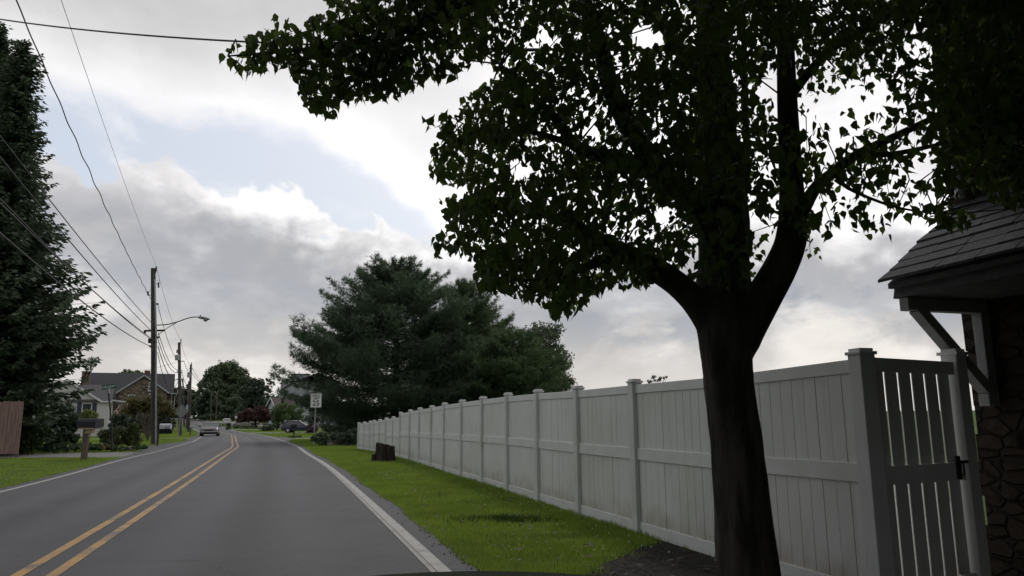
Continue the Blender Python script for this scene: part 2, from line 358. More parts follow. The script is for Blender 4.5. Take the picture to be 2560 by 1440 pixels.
# ------------------------------------------------------------------ ground, road
def smooth_edge(pts):
    ys = np.arange(-30, 420, 1.0); xs = np.interp(ys, [p[1] for p in pts], [p[0] for p in pts])
    k = np.exp(-np.linspace(-2, 2, 15) ** 2); k /= k.sum()
    pad = np.concatenate([xs[0] + (xs[1] - xs[0]) * np.arange(-7, 0), xs, xs[-1] + (xs[-1] - xs[-2]) * np.arange(1, 8)])
    xs = np.convolve(pad, k, 'valid')
    return lambda y: float(np.interp(y, ys, xs))
XR = smooth_edge([(10.3, -30), (-.63, 6.93), (-3.68, 16.93), (-5.9, 24), (-8.31, 30.9), (-11.6, 41), (-16.9, 55.5), (-24.45, 75.2), (-33.15, 95.4), (-42.5, 115), (-57.6, 149), (-76.35, 192.5), (-99.4, 243.7), (-111.3, 266.7), (-190, 420)])
XC = smooth_edge([(7.2, -30), (-4.17, 6.81), (-7.42, 17.1), (-12.5, 32.8), (-15.4, 42), (-18.6, 50.4), (-23.3, 63), (-31.3, 84.2), (-38.5, 100.6), (-45.5, 114.5), (-60.4, 148), (-79.5, 191.5), (-93.2, 221.8), (-115, 266.7), (-194, 420)])
XL = smooth_edge([(3.6, -30), (-10.05, 14.95), (-10.9, 17.8), (-14.5, 28.1), (-17.4, 37.5), (-23.4, 55.2), (-29.7, 71.7), (-43.3, 104.5), (-61.1, 143.6), (-86.9, 201), (-119, 267), (-198, 420)])
YS = sorted(set([-60, -30] + list(range(-20, 60, 2)) + list(range(60, 300, 4)) + list(range(300, 420, 20)) + [420, 500, 600, 750, 900]))
XS = [-700, -450, -300, -220, -160, -120, -90, -70, -50, -36, -26, -18, -12, -6, 0, 6, 12, 20, 30, 45, 65, 90, 130, 200, 320, 500, 700]
g = MB(); nX = len(XS)
g.v = [(x, y, gz(y)) for y in YS for x in XS]
g.f = [(j * nX + i, j * nX + i + 1, (j + 1) * nX + i + 1, (j + 1) * nX + i) for j in range(len(YS) - 1) for i in range(nX - 1)]; g.mi = [0] * len(g.f)
def groundmat():
    m, t, b = newmat('lawn_ground')
    tc = t.new('ShaderNodeTexCoord'); o = tc.outputs['Object']
    n = t.noise(o, .5, 6, .6); n2 = t.noise(o, 9, 5, .65)
    c = t.mix(t.sstep(n, .3, .7), (.06, .105, .024), (.1, .15, .036))
    c = t.mix(t.sstep(n2, .3, .75), t.mix(.5, c, (.02, .03, .008)), c)
    c = t.mix(t.sstep(t.noise(o, .17, 4), .6, .72), c, (.1, .13, .035))
    t.put(b.inputs['Base Color'], c); b.inputs['Roughness'].default_value = .9; b.inputs['Specular IOR Level'].default_value = .1
    bp = t.new('ShaderNodeBump'); bp.inputs['Strength'].default_value = .8; bp.inputs['Distance'].default_value = .06
    t.put(bp.inputs['Height'], t.noise(o, 6, 6, .7)); t.put(b.inputs['Normal'], bp.outputs[0])
    return m
setting('ground', g, groundmat())
def asphalt(name, c1, c2, patch=False):
    m, t, b = newmat(name)
    tc = t.new('ShaderNodeTexCoord'); o = tc.outputs['Object']
    fine = t.noise(o, 70, 3, .7); mid = t.noise(o, 1.1, 5, .6); big = t.noise(o, .16, 4)
    v = t.new('ShaderNodeTexVoronoi'); t.put(v.inputs['Vector'], o); v.inputs['Scale'].default_value = 90
    c = t.mix(t.sstep(fine, .25, .75), c1, c2)
    c = t.mix(t.m('MULTIPLY', t.sstep(v.outputs['Distance'], .16, .05), .3), c, tuple(x * 2.4 for x in c2))
    c = t.mix(t.m('MULTIPLY', t.sstep(t.noise(o, 14, 4, .7), .35, .7), .4), c, tuple(x * .62 for x in c1))
    c = t.mix(t.m('MULTIPLY', t.sstep(t.noise(o, 30, 2, .6), .5, .75), .35), c, tuple(x * 1.5 for x in c2))
    c = t.mix(t.m('MULTIPLY', t.sstep(mid, .45, .75), .35), c, tuple(x * .6 for x in c1))
    c = t.mix(t.m('MULTIPLY', t.sstep(big, .4, .65), .4), c, tuple(x * 1.12 for x in c2))
    if patch:
        at_ = t.new('ShaderNodeAttribute', attribute_name='across'); ac = at_.outputs['Fac']
        wig = t.m('ADD', ac, t.m('MULTIPLY', t.m('SUBTRACT', t.noise(o, .35, 3), .5), .05))
        wp = None
        for u0 in (.17, .36, .63, .83):
            g1 = t.m('EXPONENT', t.m('MULTIPLY', t.m('POWER', t.m('DIVIDE', t.m('SUBTRACT', wig, u0), .045), 2.), -1.))
            wp = g1 if wp is None else t.m('ADD', wp, g1)
        c = t.mix(t.m('MULTIPLY', wp, .22), c, tuple(x * 1.45 for x in c2))
        oil = None
        for u0 in (.265, .73):
            g1 = t.m('EXPONENT', t.m('MULTIPLY', t.m('POWER', t.m('DIVIDE', t.m('SUBTRACT', wig, u0), .04), 2.), -1.)); oil = g1 if oil is None else t.m('ADD', oil, g1)
        c = t.mix(t.m('MULTIPLY', oil, .28), c, tuple(x * .5 for x in c1))
        wv = t.new('ShaderNodeMapping'); t.put(wv.inputs[0], o); nz = t.new('ShaderNodeTexNoise'); t.put(nz.inputs['Vector'], o); nz.inputs['Scale'].default_value = 1.4; nz.inputs['Detail'].default_value = 5
        ad = t.new('ShaderNodeVectorMath', operation='MULTIPLY_ADD'); t.put(ad.inputs[0], nz.outputs['Color']); ad.inputs[1].default_value = (.9, .9, 0); t.put(ad.inputs[2], o)
        cr = t.new('ShaderNodeTexVoronoi', feature='DISTANCE_TO_EDGE'); t.put(cr.inputs['Vector'], ad.outputs[0]); cr.inputs['Scale'].default_value = .32
        crk = t.m('MULTIPLY', t.sstep(cr.outputs['Distance'], .0065, .002), t.sstep(t.noise(o, .5, 3), .44, .58))
        c = t.mix(t.m('MULTIPLY', crk, .4), c, (.018, .018, .019))
    t.put(b.inputs['Base Color'], c); b.inputs['Roughness'].default_value = .72; b.inputs['Specular IOR Level'].default_value = .32
    bp = t.new('ShaderNodeBump'); bp.inputs['Strength'].default_value = .55; bp.inputs['Distance'].default_value = .008
    t.put(bp.inputs['Height'], t.noise(o, 120, 3, .7)); t.put(b.inputs['Normal'], bp.outputs[0])
    return m
M['asphalt'] = asphalt('asphalt', (.055, .057, .062), (.084, .087, .094), True)
M['lane'] = asphalt('lane_asphalt', (.13, .13, .125), (.19, .19, .18))
def paint(name, c, worn, crack=0):
    m, t, b = newmat(name)
    tc = t.new('ShaderNodeTexCoord'); o = tc.outputs['Object']
    f = t.m('ADD', t.m('MULTIPLY', t.noise(o, 60, 4, .7), .55), t.m('MULTIPLY', t.noise(o, 2.2, 5, .6), .5))
    w = t.sstep(f, worn, worn + .1)
    cc = t.mix(t.sstep(t.noise(o, 7, 4), .3, .7), c, tuple(x * .82 for x in c))
    t.put(b.inputs['Base Color'], t.mix(w, cc, (.1, .1, .1))); b.inputs['Roughness'].default_value = .65
    return m
M['yellow'] = paint('yellow_paint', (.46, .265, .085), .5); M['linewhite'] = paint('white_line_paint', (.37, .37, .35), .56); M['linewhite2'] = paint('worn_line_paint', (.32, .315, .29), .54)
YR = [float(y) for y in np.concatenate([np.arange(-30, 60, 1.0), np.arange(60, 300, 2.0), np.arange(300, 421, 10.0)])]
def strip(name, fa, fb, z, mat, y0=-30, y1=420, nx=1):
    b = MB(); ys = [y for y in YR if y0 <= y <= y1]
    for y in ys:
        a, c = fa(y), fb(y)
        b.v += [(a + (c - a) * k / nx, y, gz(y) + z) for k in range(nx + 1)]
    w = nx + 1
    b.f = [(i * w + k, i * w + k + 1, (i + 1) * w + k + 1, (i + 1) * w + k) for i in range(len(ys) - 1) for k in range(nx)]; b.mi = [0] * len(b.f)
    return setting(name, b, mat)
def wob(y, s): return .05 * math.sin(y * .83 + s) * .6 + .02 * math.sin(y * 2.1 + 2 * s) + .012 * math.sin(y * 5.3 + s)
def shoulderL(y): return XL(y) - .42 - (1.3 * math.exp(-((y - 45) / 9) ** 2)) - (.6 * math.exp(-((y - 70) / 8) ** 2)) + wob(y, 1)
def edgeR(y): return XR(y) + .36 + (1.4 * math.exp(-((y - 64) / 5) ** 2)) + wob(y, 4)
rd = strip('road', shoulderL, edgeR, .012, M['asphalt'], nx=6)
at_ = rd.data.attributes.new('across', 'FLOAT', 'POINT')
for v_ in rd.data.vertices: x0_, x1_ = XL(v_.co.y), XR(v_.co.y); at_.data[v_.index].value = (v_.co.x - x0_) / (x1_ - x0_)
strip('edge_line', lambda y: XR(y) - .075, lambda y: XR(y) + .05, .017, M['linewhite'])
strip('edge_line', lambda y: XR(y) - .135, lambda y: XR(y) - .083, .017, M['linewhite2'], y1=40)
strip('edge_line', lambda y: XL(y) - .06, lambda y: XL(y) + .06, .017, M['linewhite'])
strip('centre_line', lambda y: XC(y) - .21, lambda y: XC(y) - .1, .017, M['yellow'])
strip('centre_line', lambda y: XC(y) + .1, lambda y: XC(y) + .21, .017, M['yellow'])
def sheet(name, pts, mat, z=.008):
    b = MB(); b.add([(x, y, gz(y) + z) for x, y in pts], [tuple(range(len(pts)))]); return setting(name, b, mat)
# lanes that leave the road
sheet('side_street', [(XL(30) - .3, 29.6), (XL(36.5) - .3, 36.6), (-21, 35.2), (-26, 34.4), (-60, 33.5), (-60, 30.2), (-26, 30.3), (-18, 30.4)], M['lane'])
sheet('driveway', [(shoulderL(66) + .1, 66), (shoulderL(69) + .1, 69), (-50, 68), (-50, 65.5)], M['concrete'])
sheet('driveway', [(edgeR(60.5) - .1, 60.5), (edgeR(66) - .1, 66), (-14, 64.4), (-2, 64.4), (-2, 61.6), (-15, 61.6)][::-1], M['lane'])
sheet('driveway', [(edgeR(97) - .1, 97), (edgeR(103) - .1, 103), (-20, 103), (-20, 97)][::-1], M['lane'])
b = MB()
for i, (x0, x1, y) in enumerate([(XR(132) - .2, XR(132) + 9, 132), (XR(146) - .2, XR(146) + 12, 140), (XR(160), XR(160) + 16, 150), (XR(172), XR(172) + 22, 160)]):
    pass
sheet('driveway', [(edgeR(126), 126.0), (edgeR(129), 129), (-32, 129.5), (-20, 129.5), (-20, 126.0)][::-1], M['concrete'])
def curvy(name, pts, w, mat, z=.009):
    b = MB(); n = len(pts)
    for i, (x, y) in enumerate(pts):
        a = Vector(pts[max(i - 1, 0)]); c = Vector(pts[min(i + 1, n - 1)]); d = (c - a).normalized(); nrm = Vector((-d.y, d.x)) * w / 2
        for s in (1, -1): b.v.append((x + nrm.x * s, y + nrm.y * s, gz(y + nrm.y * s) + z))
    b.f = [(2 * i, 2 * i + 1, 2 * i + 3, 2 * i + 2) for i in range(n - 1)]; b.mi = [0] * len(b.f); return setting(name, b, mat)
def lerp_pts(pts, n=8):
    o = []
    for a, c in zip(pts, pts[1:]): o += [(a[0] + (c[0] - a[0]) * k / n, a[1] + (c[1] - a[1]) * k / n) for k in range(n)]
    return o + [pts[-1]]
curvy('path', lerp_pts([(XR(225) + 1.5, 226), (XR(200) + 3, 203), (XR(180) + 5.5, 182), (XR(164) + 8.5, 165), (XR(152) + 11.5, 152), (XR(146) + 14.5, 144)]), 3.0, M['concrete'])

# ------------------------------------------------------------------ fence line (needed by the lawn too)
FP0 = Vector((2.55, 5.3)); FSL = -.296
def fence_at(px):
    d = ray(px, 1060); k = d.x / d.y
    y = (FP0.x - FSL * FP0.y) / (k - FSL); return Vector((k * y, y))
def fence_x(y): return FP0.x + FSL * (y - FP0.y)
def g0(px, py):
    d = ray(px, py); k = -EYE / d.z; return (d.x * k, d.y * k)
MUL = [g0(1400, 1540), g0(1480, 1425), g0(1560, 1388), g0(1650, 1352), g0(1635, 1338), (2.45, 5.35), (3.5, 6.1), (5.0, 3.0), (3.4, 2.0), (1.5, 3.1)]
def inpoly(x, y, P):
    r = np.zeros(len(x), bool); n = len(P)
    for i in range(n):
        (x1, y1), (x2, y2) = P[i], P[(i + 1) % n]
        c = ((y1 > y) != (y2 > y)) & (x < (x2 - x1) * (y - y1) / ((y2 - y1) or 1e-9) + x1); r ^= c
    return r
md = pm('dark_mulch', (.02, .016, .013), (.008, .007, .006), 60, .95, .5, 120, c3=(.035, .028, .022), c3scale=30)
sheet('dirt', MUL, md, .006)
v = []; f = []
MX = np.array(MUL); n = 5200
px_ = rng.uniform(MX[:, 0].min(), MX[:, 0].max(), n * 3); py_ = rng.uniform(MX[:, 1].min(), MX[:, 1].max(), n * 3)
ok = inpoly(px_ + rng.normal(0, .05, n * 3), py_ + rng.normal(0, .05, n * 3), MUL); px_, py_ = px_[ok][:n], py_[ok][:n]
for x, y in zip(px_, py_):
    a = rnd.uniform(0, PI); l = rnd.uniform(.008, .03); w = rnd.uniform(.003, .008); tl = rnd.uniform(-.4, .4)
    dx, dy = math.cos(a), math.sin(a); z = rnd.uniform(.012, .03)
    o = len(v)
    v += [(x + dx * l * s - dy * w * q, y + dy * l * s + dx * w * q, z + s * l * tl * .5) for s, q in ((-1, -1), (1, -1), (1, 1), (-1, 1))]; f.append((o, o + 1, o + 2, o + 3))
chips = mesh_np('mulch', v, [np.array(f)], pm('mulch_chip', (.032, .025, .02), (.012, .01, .008), 30, .95))
tag(chips, 'dark mulch chips spread round the foot of the street tree', 'mulch', kind='stuff')

# ------------------------------------------------------------------ grass blades
def blades(x, y, h, w, lean=.5):
    n = len(x); a = rng.uniform(0, 2 * PI, n); h = h * rng.uniform(.55, 1.25, n); w = w * rng.uniform(.7, 1.3, n)
    z = np.interp(y, GY, GZ)
    la = rng.uniform(0, 2 * PI, n); ll = h * rng.uniform(0, lean, n)
    b1 = np.stack([x - np.cos(a) * w / 2, y - np.sin(a) * w / 2, z - .004], 1); b2 = np.stack([x + np.cos(a) * w / 2, y + np.sin(a) * w / 2, z - .004], 1)
    tp = np.stack([x + np.cos(la) * ll, y + np.sin(la) * ll, z + h], 1)
    return np.stack([b1, b2, tp], 1).reshape(-1, 3)
VX = []
vXR, vXL = np.vectorize(edgeR), np.vectorize(shoulderL)
def area(n, y0, y1, fa, fb, h, w, pw=1.0, drop=None):
    y = y0 + (y1 - y0) * rng.uniform(0, 1, n) ** pw
    a, c = fa(y), fb(y); x = a + (c - a) * rng.uniform(0, 1, n)
    k = (c > a) & ~inpoly(x + rng.normal(0, .07, n) + .06 * np.sin(y * 9), y + rng.normal(0, .07, n) + .06 * np.sin(x * 11), MUL)
    if drop is not None: k &= ~drop(x, y)
    return x[k], y[k], h, w
def patchy(x, y): return (np.sin(x * 5.1 + y * 2.3) + np.sin(x * 2.2 - y * 4.7) + np.sin(y * 9.3 + x)) * .16 + 1
for args in [area(80000, 3.6, 14, vXR, lambda y: fence_x(y) + .03, .06, .009, 1.25), area(60000, 14, 38, vXR, lambda y: fence_x(y) + .05, .065, .016, 1.2),
             area(45000, 13, 30.2, lambda y: -26 + y * 0, lambda y: vXL(y) - .02, .06, .018), area(26000, 34.8, 75, lambda y: vXL(y) - 10, lambda y: vXL(y) - .05, .07, .03),
             area(22000, 38, 61, vXR, lambda y: vXR(y) + 6, .08, .03), area(22000, 67, 125, vXR, lambda y: vXR(y) + 22, .1, .06, drop=lambda x, y: (y > 96.5) & (y < 103.5)), area(9000, 75, 135, lambda y: vXL(y) - 10, vXL, .1, .06)]:
    x, y, h, w = args; VX.append(blades(x, y, h * patchy(x, y), w))
# ragged edge that hangs over the asphalt
y = rng.uniform(4, 40, 9000); VX.append(blades(vXR(y) - np.abs(rng.normal(0, .035, 9000)), y, .06, .012, 1.0))
y = rng.uniform(13, 29.6, 4000); VX.append(blades(vXL(y) + np.abs(rng.normal(0, .04, 4000)), y, .06, .016, 1.0))
VX = np.concatenate(VX)
tag(mesh_np('grass', VX, [np.arange(len(VX)).reshape(-1, 3)], M['blade']), 'mown green grass of the roadside lawns', 'grass', kind='stuff')
# dark weed patch, clover flowers
c = Vector(g0(1250, 1303)); n = 900
a = rng.uniform(0, 2 * PI, n); rr = np.abs(rng.normal(0, .55, n)); x = c.x + np.cos(a) * rr * .62; y = c.y + np.sin(a) * rr * .3
W = blades(x, y, .075 * np.ones(n), .04, 1.4)
tag(mesh_np('weeds', W, [np.arange(len(W)).reshape(-1, 3)], M['weed']), 'dark patch of taller weeds in the right hand lawn', 'weeds', kind='stuff')
b = MB(); n = 0
while n < 420:
    y = rnd.uniform(7, 34); x = rnd.uniform(edgeR(y) + .3, fence_x(y) - .2)
    if math.sin(x * 2.3 + 1) + math.sin(y * 1.1) + rnd.uniform(-1.5, 1.5) < .2: continue
    s = rnd.uniform(.006, .011); z = rnd.uniform(.055, .085)
    b.add([(x + s, y, z), (x, y + s, z), (x - s, y, z), (x, y - s, z), (x, y, z + s), (x, y, z - s)], [(0, 1, 4), (1, 2, 4), (2, 3, 4), (3, 0, 4), (1, 0, 5), (2, 1, 5), (3, 2, 5), (0, 3, 5)]); n += 1
tag(obj('clover_flowers', b, M['clover']), 'tiny white clover flowers dotted over the lawn by the fence', 'clover', kind='stuff')
# ------------------------------------------------------------------ white vinyl fence
def part(name, mb, mats, root, parent=None, smooth=False, bevel=0):
    mb.xf(Matrix.Translation(-root.location)); return obj(name, mb, mats, parent or root, smooth, bevel)
def fence_run(root, P, T, zb=0.0, mid=.9, caps=True, last_post=True, w=.13, skip0=False):
    """P: list of (x,y) posts, T: top heights"""
    for i, (p, zt) in enumerate(zip(P, T)):
        q = P[min(i + 1, len(P) - 1)] - P[max(i - 1, 0)]; rz = math.atan2(q.y, q.x)
        if not (skip0 and i == 0):
            b = MB().box((p.x, p.y, (zt - .03 + zb - .12) / 2), (w, w, zt - .03 - zb + .12), rz + rnd.uniform(-.02, .02))
            po = part('post', b, M['vinyl'], root, bevel=.006)
            b = MB(); b.box((p.x, p.y, zt - .018), (w + .024, w + .024, .024), rz); o = len(b.v); b.box((p.x, p.y, zt + .006), (w - .012, w - .012, .022), rz)
            part('post_cap', b, M['rail'], root, po, bevel=.004)
        if i == len(P) - 1: break
        a, c = P[i], P[i + 1]; d = (c - a); L = d.length; d.normalize(); nrm = Vector((-d.y, d.x)); rz = math.atan2(d.y, d.x)
        z1, z2 = T[i] - .05, T[i + 1] - .05
        n = max(6, round((L - w) / .152)); bw = (L - w) / n
        b = MB()
        for k in range(n):
            t = (w / 2 + bw * (k + .5)); f = t / L; zt2 = z1 + (z2 - z1) * f - .08
            m_ = a + d * t
            b.box((m_.x + rnd.uniform(-.0015, .0015), m_.y + rnd.uniform(-.0015, .0015), (zt2 + zb + .05) / 2), (bw - .007, .022, zt2 - zb - .05), rz)
        m_ = (a + c) / 2; b.box((m_.x, m_.y, ((z1 + z2) / 2 - .12 + zb + .06) / 2), (L - w, .01, (z1 + z2) / 2 - .12 - zb - .06), rz)
        pa = part('panel', b, M['boards'], root)
        a2, c2 = a + d * (w / 2 - .004), c - d * (w / 2 - .004)
        for zz1, zz2, h, th in ((z1 - .055, z2 - .055, .1, .05), (zb + mid + (z1 - 1.7) * .5, zb + mid + (z2 - 1.7) * .5, .135, .058), (zb + .075, zb + .075, .13, .05)):
            part('rail', MB().beam((a2.x, a2.y, zz1), (c2.x, c2.y, zz2), th, h), M['rail'], root, pa, bevel=.004)
POSTPX = [2168, 1803, 1590, 1447, 1347, 1271, 1208, 1156, 1112, 1080, 1050, 1026, 1002]
TOPY = [877, None, 951, 967, 976, 984, 993, 1001, 1008, 1015, 1020, 1025, 1031]
FP = [fence_at(p) for p in POSTPX]
FT = [at(px, ty, p.y).z if ty else 1.76 for px, ty, p in zip(POSTPX, TOPY, FP)]
print('FENCE', [(round(p.x, 2), round(p.y, 2), round(z, 2)) for p, z in zip(FP, FT)])
root = thing('privacy_fence', 'long tall white vinyl privacy fence running along the right lawn behind the street tree', 'fence', (FP[0].x, FP[0].y, 0))
fence_run(root, FP, FT)
# lower stepped run at the far end
LPX = [983.5, 966, 950, 935.6, 926, 911.6, 898]; LTY = [1042, 1045, 1049, 1051, 1053, 1055, 1057]
LP = []
for i, px in enumerate(LPX):
    y = FP[-1].y + [1.7, 3.3, 4.4, 5.4, 6.4, 7.6, 8.6][i]; k = ray(px, 1060); LP.append(Vector((k.x / k.y * y, y)))
LT = [at(px, ty, p.y).z for px, ty, p in zip(LPX, LTY, LP)]
print('LOW', [(round(p.x, 2), round(p.y, 2), round(z, 2)) for p, z in zip(LP, LT)])
root = thing('privacy_fence', 'lower stepped white vinyl fence at the far end beyond the tree stump', 'fence', (LP[0].x, LP[0].y, 0))
fence_run(root, [FP[-1]] + LP[:2], [LT[0] + .02] + LT[:2], skip0=True)
P_ = LP[1:]; T_ = LT[1:]
fence_run(root, P_, T_, mid=1.02, skip0=True)

# ------------------------------------------------------------------ gate
GB = Vector((3.42, 5.84)); GA = FP[0] + (GB - FP[0]).normalized() * .07
gz1 = at(2190, 893, 5.36).z; gz2 = at(2355, 905, 5.8).z
root = thing('fence_gate', 'narrow white vinyl gate with light slits between its boards next to the stone house', 'gate', (GA.x, GA.y, 0))
d = GB - GA; L = d.length; d.normalize(); rz = math.atan2(d.y, d.x)
b = MB(); n = 6; bw = L / n
for k in range(n):
    m_ = GA + d * bw * (k + .5); zt = gz1 + (gz2 - gz1) * (k + .5) / n - .04
    b.box((m_.x, m_.y, (zt + .05) / 2), (bw - .0195, .008, zt - .05), rz)
b.box((GA.x, GA.y, gz1 / 2), (.1, .03, gz1 - .06), rz)
bo = part('boards', b, M['boards'], root)
for z_, h in ((None, .1), (.9, .13), (.1, .12)):
    za, zb_ = (gz1 - .05, gz2 - .05) if z_ is None else (z_, z_)
    off = Vector((d.y, -d.x)) * .03
    part('rail', MB().beam((GA.x + off.x, GA.y + off.y, za), (GB.x + off.x, GB.y + off.y, zb_), .04, h), M['rail'], root, bevel=.004)
lp = GB - d * .1 + Vector((d.y, -d.x)) * .06
b = MB().box((lp.x, lp.y, .93), (.035, .02, .17), rz); b.tube([(lp.x, lp.y, .99), (lp.x + .02, lp.y - .035, .97), (lp.x + .02, lp.y - .035, .88), (lp.x, lp.y, .86)], .006, 6); b.box((lp.x + .07 * d.x, lp.y + .07 * d.y, .97), (.09, .02, .022), rz)
part('latch', b, M['black'], root)
for zz in (.35, 1.45):
    part('hinge', MB().box((GA.x + .02 + (d.y) * .035, GA.y - d.x * .045, zz), (.05, .012, .05), rz), M['boards'], root)
b = MB(); gp = GB + d * .085; gt = at(2378, 882, 5.9).z
root2 = thing('gate_post', 'white vinyl post between the gate and the stone house', 'post', (gp.x, gp.y, 0))
part('post', MB().box((gp.x, gp.y, gt / 2 - .1), (.13, .13, gt + .16), rz), M['vinyl'], root2, bevel=.006)
b = MB().box((gp.x, gp.y, gt - .01), (.165, .165, .024), rz).box((gp.x, gp.y, gt + .014), (.12, .12, .022), rz); part('post_cap', b, M['rail'], root2)
# pale paving added behind the gate to brighten its slits
sheet('path', [(2.75, 5.75), (3.75, 6.35), (9, 16), (3, 24), (.8, 10.8)], M['concrete'], .01)

# ------------------------------------------------------------------ stone house with pent roof (right edge)
HC = Vector((3.86, 6.3)); HD = Vector((.3, -.954)).normalized(); HN = Vector((-HD.y, HD.x)) * -1   # HD along the front, HN out to the road
if HN.x > 0: HN = -HN
def hp(s, o, z): return Vector((HC.x + HD.x * s + HN.x * o, HC.y + HD.y * s + HN.y * o, z))
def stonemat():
    m, t, b = newmat('dark_shaded_fieldstone')
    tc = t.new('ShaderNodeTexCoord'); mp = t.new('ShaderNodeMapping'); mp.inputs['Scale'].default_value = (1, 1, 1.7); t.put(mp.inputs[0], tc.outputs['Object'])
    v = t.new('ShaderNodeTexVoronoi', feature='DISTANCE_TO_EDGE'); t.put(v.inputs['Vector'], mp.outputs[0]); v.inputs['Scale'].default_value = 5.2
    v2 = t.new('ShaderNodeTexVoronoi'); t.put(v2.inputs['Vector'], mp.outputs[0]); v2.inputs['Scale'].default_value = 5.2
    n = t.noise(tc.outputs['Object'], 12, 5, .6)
    c = t.mix(t.sstep(n, .3, .7), (.055, .04, .03), (.032, .026, .022)); s2 = t.new('ShaderNodeSeparateColor'); t.put(s2.inputs[0], v2.outputs['Color']); c = t.mix(t.m('MULTIPLY', s2.outputs[0], .8), c, (.03, .024, .02))  # stone albedo kept low to include the shade on this wall
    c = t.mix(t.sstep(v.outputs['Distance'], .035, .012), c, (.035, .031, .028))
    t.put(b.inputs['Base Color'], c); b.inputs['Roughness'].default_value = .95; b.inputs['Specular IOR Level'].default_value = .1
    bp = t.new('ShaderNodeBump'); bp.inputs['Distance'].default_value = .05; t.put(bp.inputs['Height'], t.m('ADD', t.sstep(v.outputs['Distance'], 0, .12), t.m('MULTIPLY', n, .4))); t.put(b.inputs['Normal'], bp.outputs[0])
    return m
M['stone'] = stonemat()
root = thing('stone_house', 'dark stone house with a shingled pent roof on a white bracket at the right edge', 'house', hp(0, 0, 0))
# walls: irregular quoined corner
b = MB(); zs = [(-.1)] + [k * .23 + rnd.uniform(-.03, .03) for k in range(1, 27)] + [6.3]
r_ = random.Random(3)
for z0, z1 in zip(zs, zs[1:]):
    j = r_.uniform(-.018, .018); k = r_.uniform(-.012, .012)
    b.loft([[hp(j, k, z) , hp(8.5, k, z), hp(8.5, -8, z), hp(j, -8, z)] for z in (z0, z1)])
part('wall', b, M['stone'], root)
b = MB(); zr = 9.2
b.loft([[hp(-.35, .45, 6.15), hp(-.35, .45, 6.3), hp(-.35, -4, zr), hp(-.35, -8.45, 6.3), hp(-.35, -8.45, 6.15), hp(-.35, -4, zr - .15)], [hp(8.8, .45, 6.15), hp(8.8, .45, 6.3), hp(8.8, -4, zr), hp(8.8, -8.45, 6.3), hp(8.8, -8.45, 6.15), hp(8.8, -4, zr - .15)]])
rf = part('roof', b, M['slate'], root)
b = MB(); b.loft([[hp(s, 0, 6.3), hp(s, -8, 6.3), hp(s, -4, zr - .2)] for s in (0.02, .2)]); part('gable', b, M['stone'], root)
zE, zT, s0 = at(2212, 706, 5.9).z + .01, at(2395, 515, 6.2).z, .1
b = MB(); nC = 8
for k in range(nC):
    o1, o2 = .93 - k / nC * .93, .93 - (k + 1.12) / nC * .93
    z1 = zE + (zT - zE) * k / nC; z2 = zE + (zT - zE) * (k + 1.12) / nC
    s = s0 - .03 + r_.uniform(-.02, .01)
    while s < 7.6:
        w = r_.choice([.26, .3, .34, .3]); e = min(s + w, 7.7); th = .016 + r_.uniform(0, .007); dz = r_.uniform(-.003, .003)
        oj = r_.uniform(-.008, .008)
        b.loft([[hp(x, o1 + oj, z1 + th + dz), hp(x, max(o2, .01), z2 + .006), hp(x, max(o2, .01), z2 - .012), hp(x, o1 + oj, z1 - .004 + dz)] for x in (s, e - .006)])
        s = e
pr = part('porch_roof', b, M['slate'], root)
b = MB(); b.loft([[hp(s, .88, zE - .02), hp(s, .0, zT - .06), hp(s, .0, zE - .14), hp(s, .84, zE - .14), hp(s, .82, zE - .06), hp(s, .88, zE - .06)] for s in (s0 + .02, 7.65)]); part('fascia', b, M['greyroof'], root, pr)
zb0, zb1 = at(2465, 985, 6.15).z, zE - .15
bs = .22
pm_br = pm('bracket_grey_paint', (.24, .25, .245), (.18, .19, .185), 5, .6)
b = MB(); b.beam(hp(bs, .02, zb1 - .05), hp(bs, .84, zb1 - .05), .09, .1); b.beam(hp(bs, .055, zb0 - .02), hp(bs, .055, zb1 - .1), .09, .09, up=(HD.x, HD.y, 0))
b.beam(hp(bs, .09, zb0 + .03), hp(bs, .72, zb1 - .08), .085, .1, up=(HD.x, HD.y, 0)); b.box(hp(bs, .07, zb0 - .05), (.1, .11, .1), math.atan2(HD.y, HD.x))
part('bracket', b, pm_br, root, pr, bevel=.006)
b = MB(); b.beam(hp(bs + 2.6, .02, zb1 - .05), hp(bs + 2.6, .84, zb1 - .05), .09, .1); b.beam(hp(bs + 2.6, .055, zb0 - .02), hp(bs + 2.6, .055, zb1 - .1), .09, .09, up=(HD.x, HD.y, 0)); b.beam(hp(bs + 2.6, .1, zb0 + .1), hp(bs + 2.6, .74, zb1 - .1), .085, .1, up=(HD.x, HD.y, 0))
part('bracket', b, pm_br, root, pr, bevel=.006)
b = MB(); b.tube([hp(.16, .06, 6.1), hp(.16, .06, 5), hp(.17, .06, zT + .05)], .038, 8); part('downspout', b, M['conduit'], root)
b = MB()   # front door under the pent roof, out of the photograph's frame
b.box(hp(3.6, .02, 1.05), (.95, .06, 2.1), math.atan2(HD.y, HD.x)); part('door', b, M['shutter'], root)

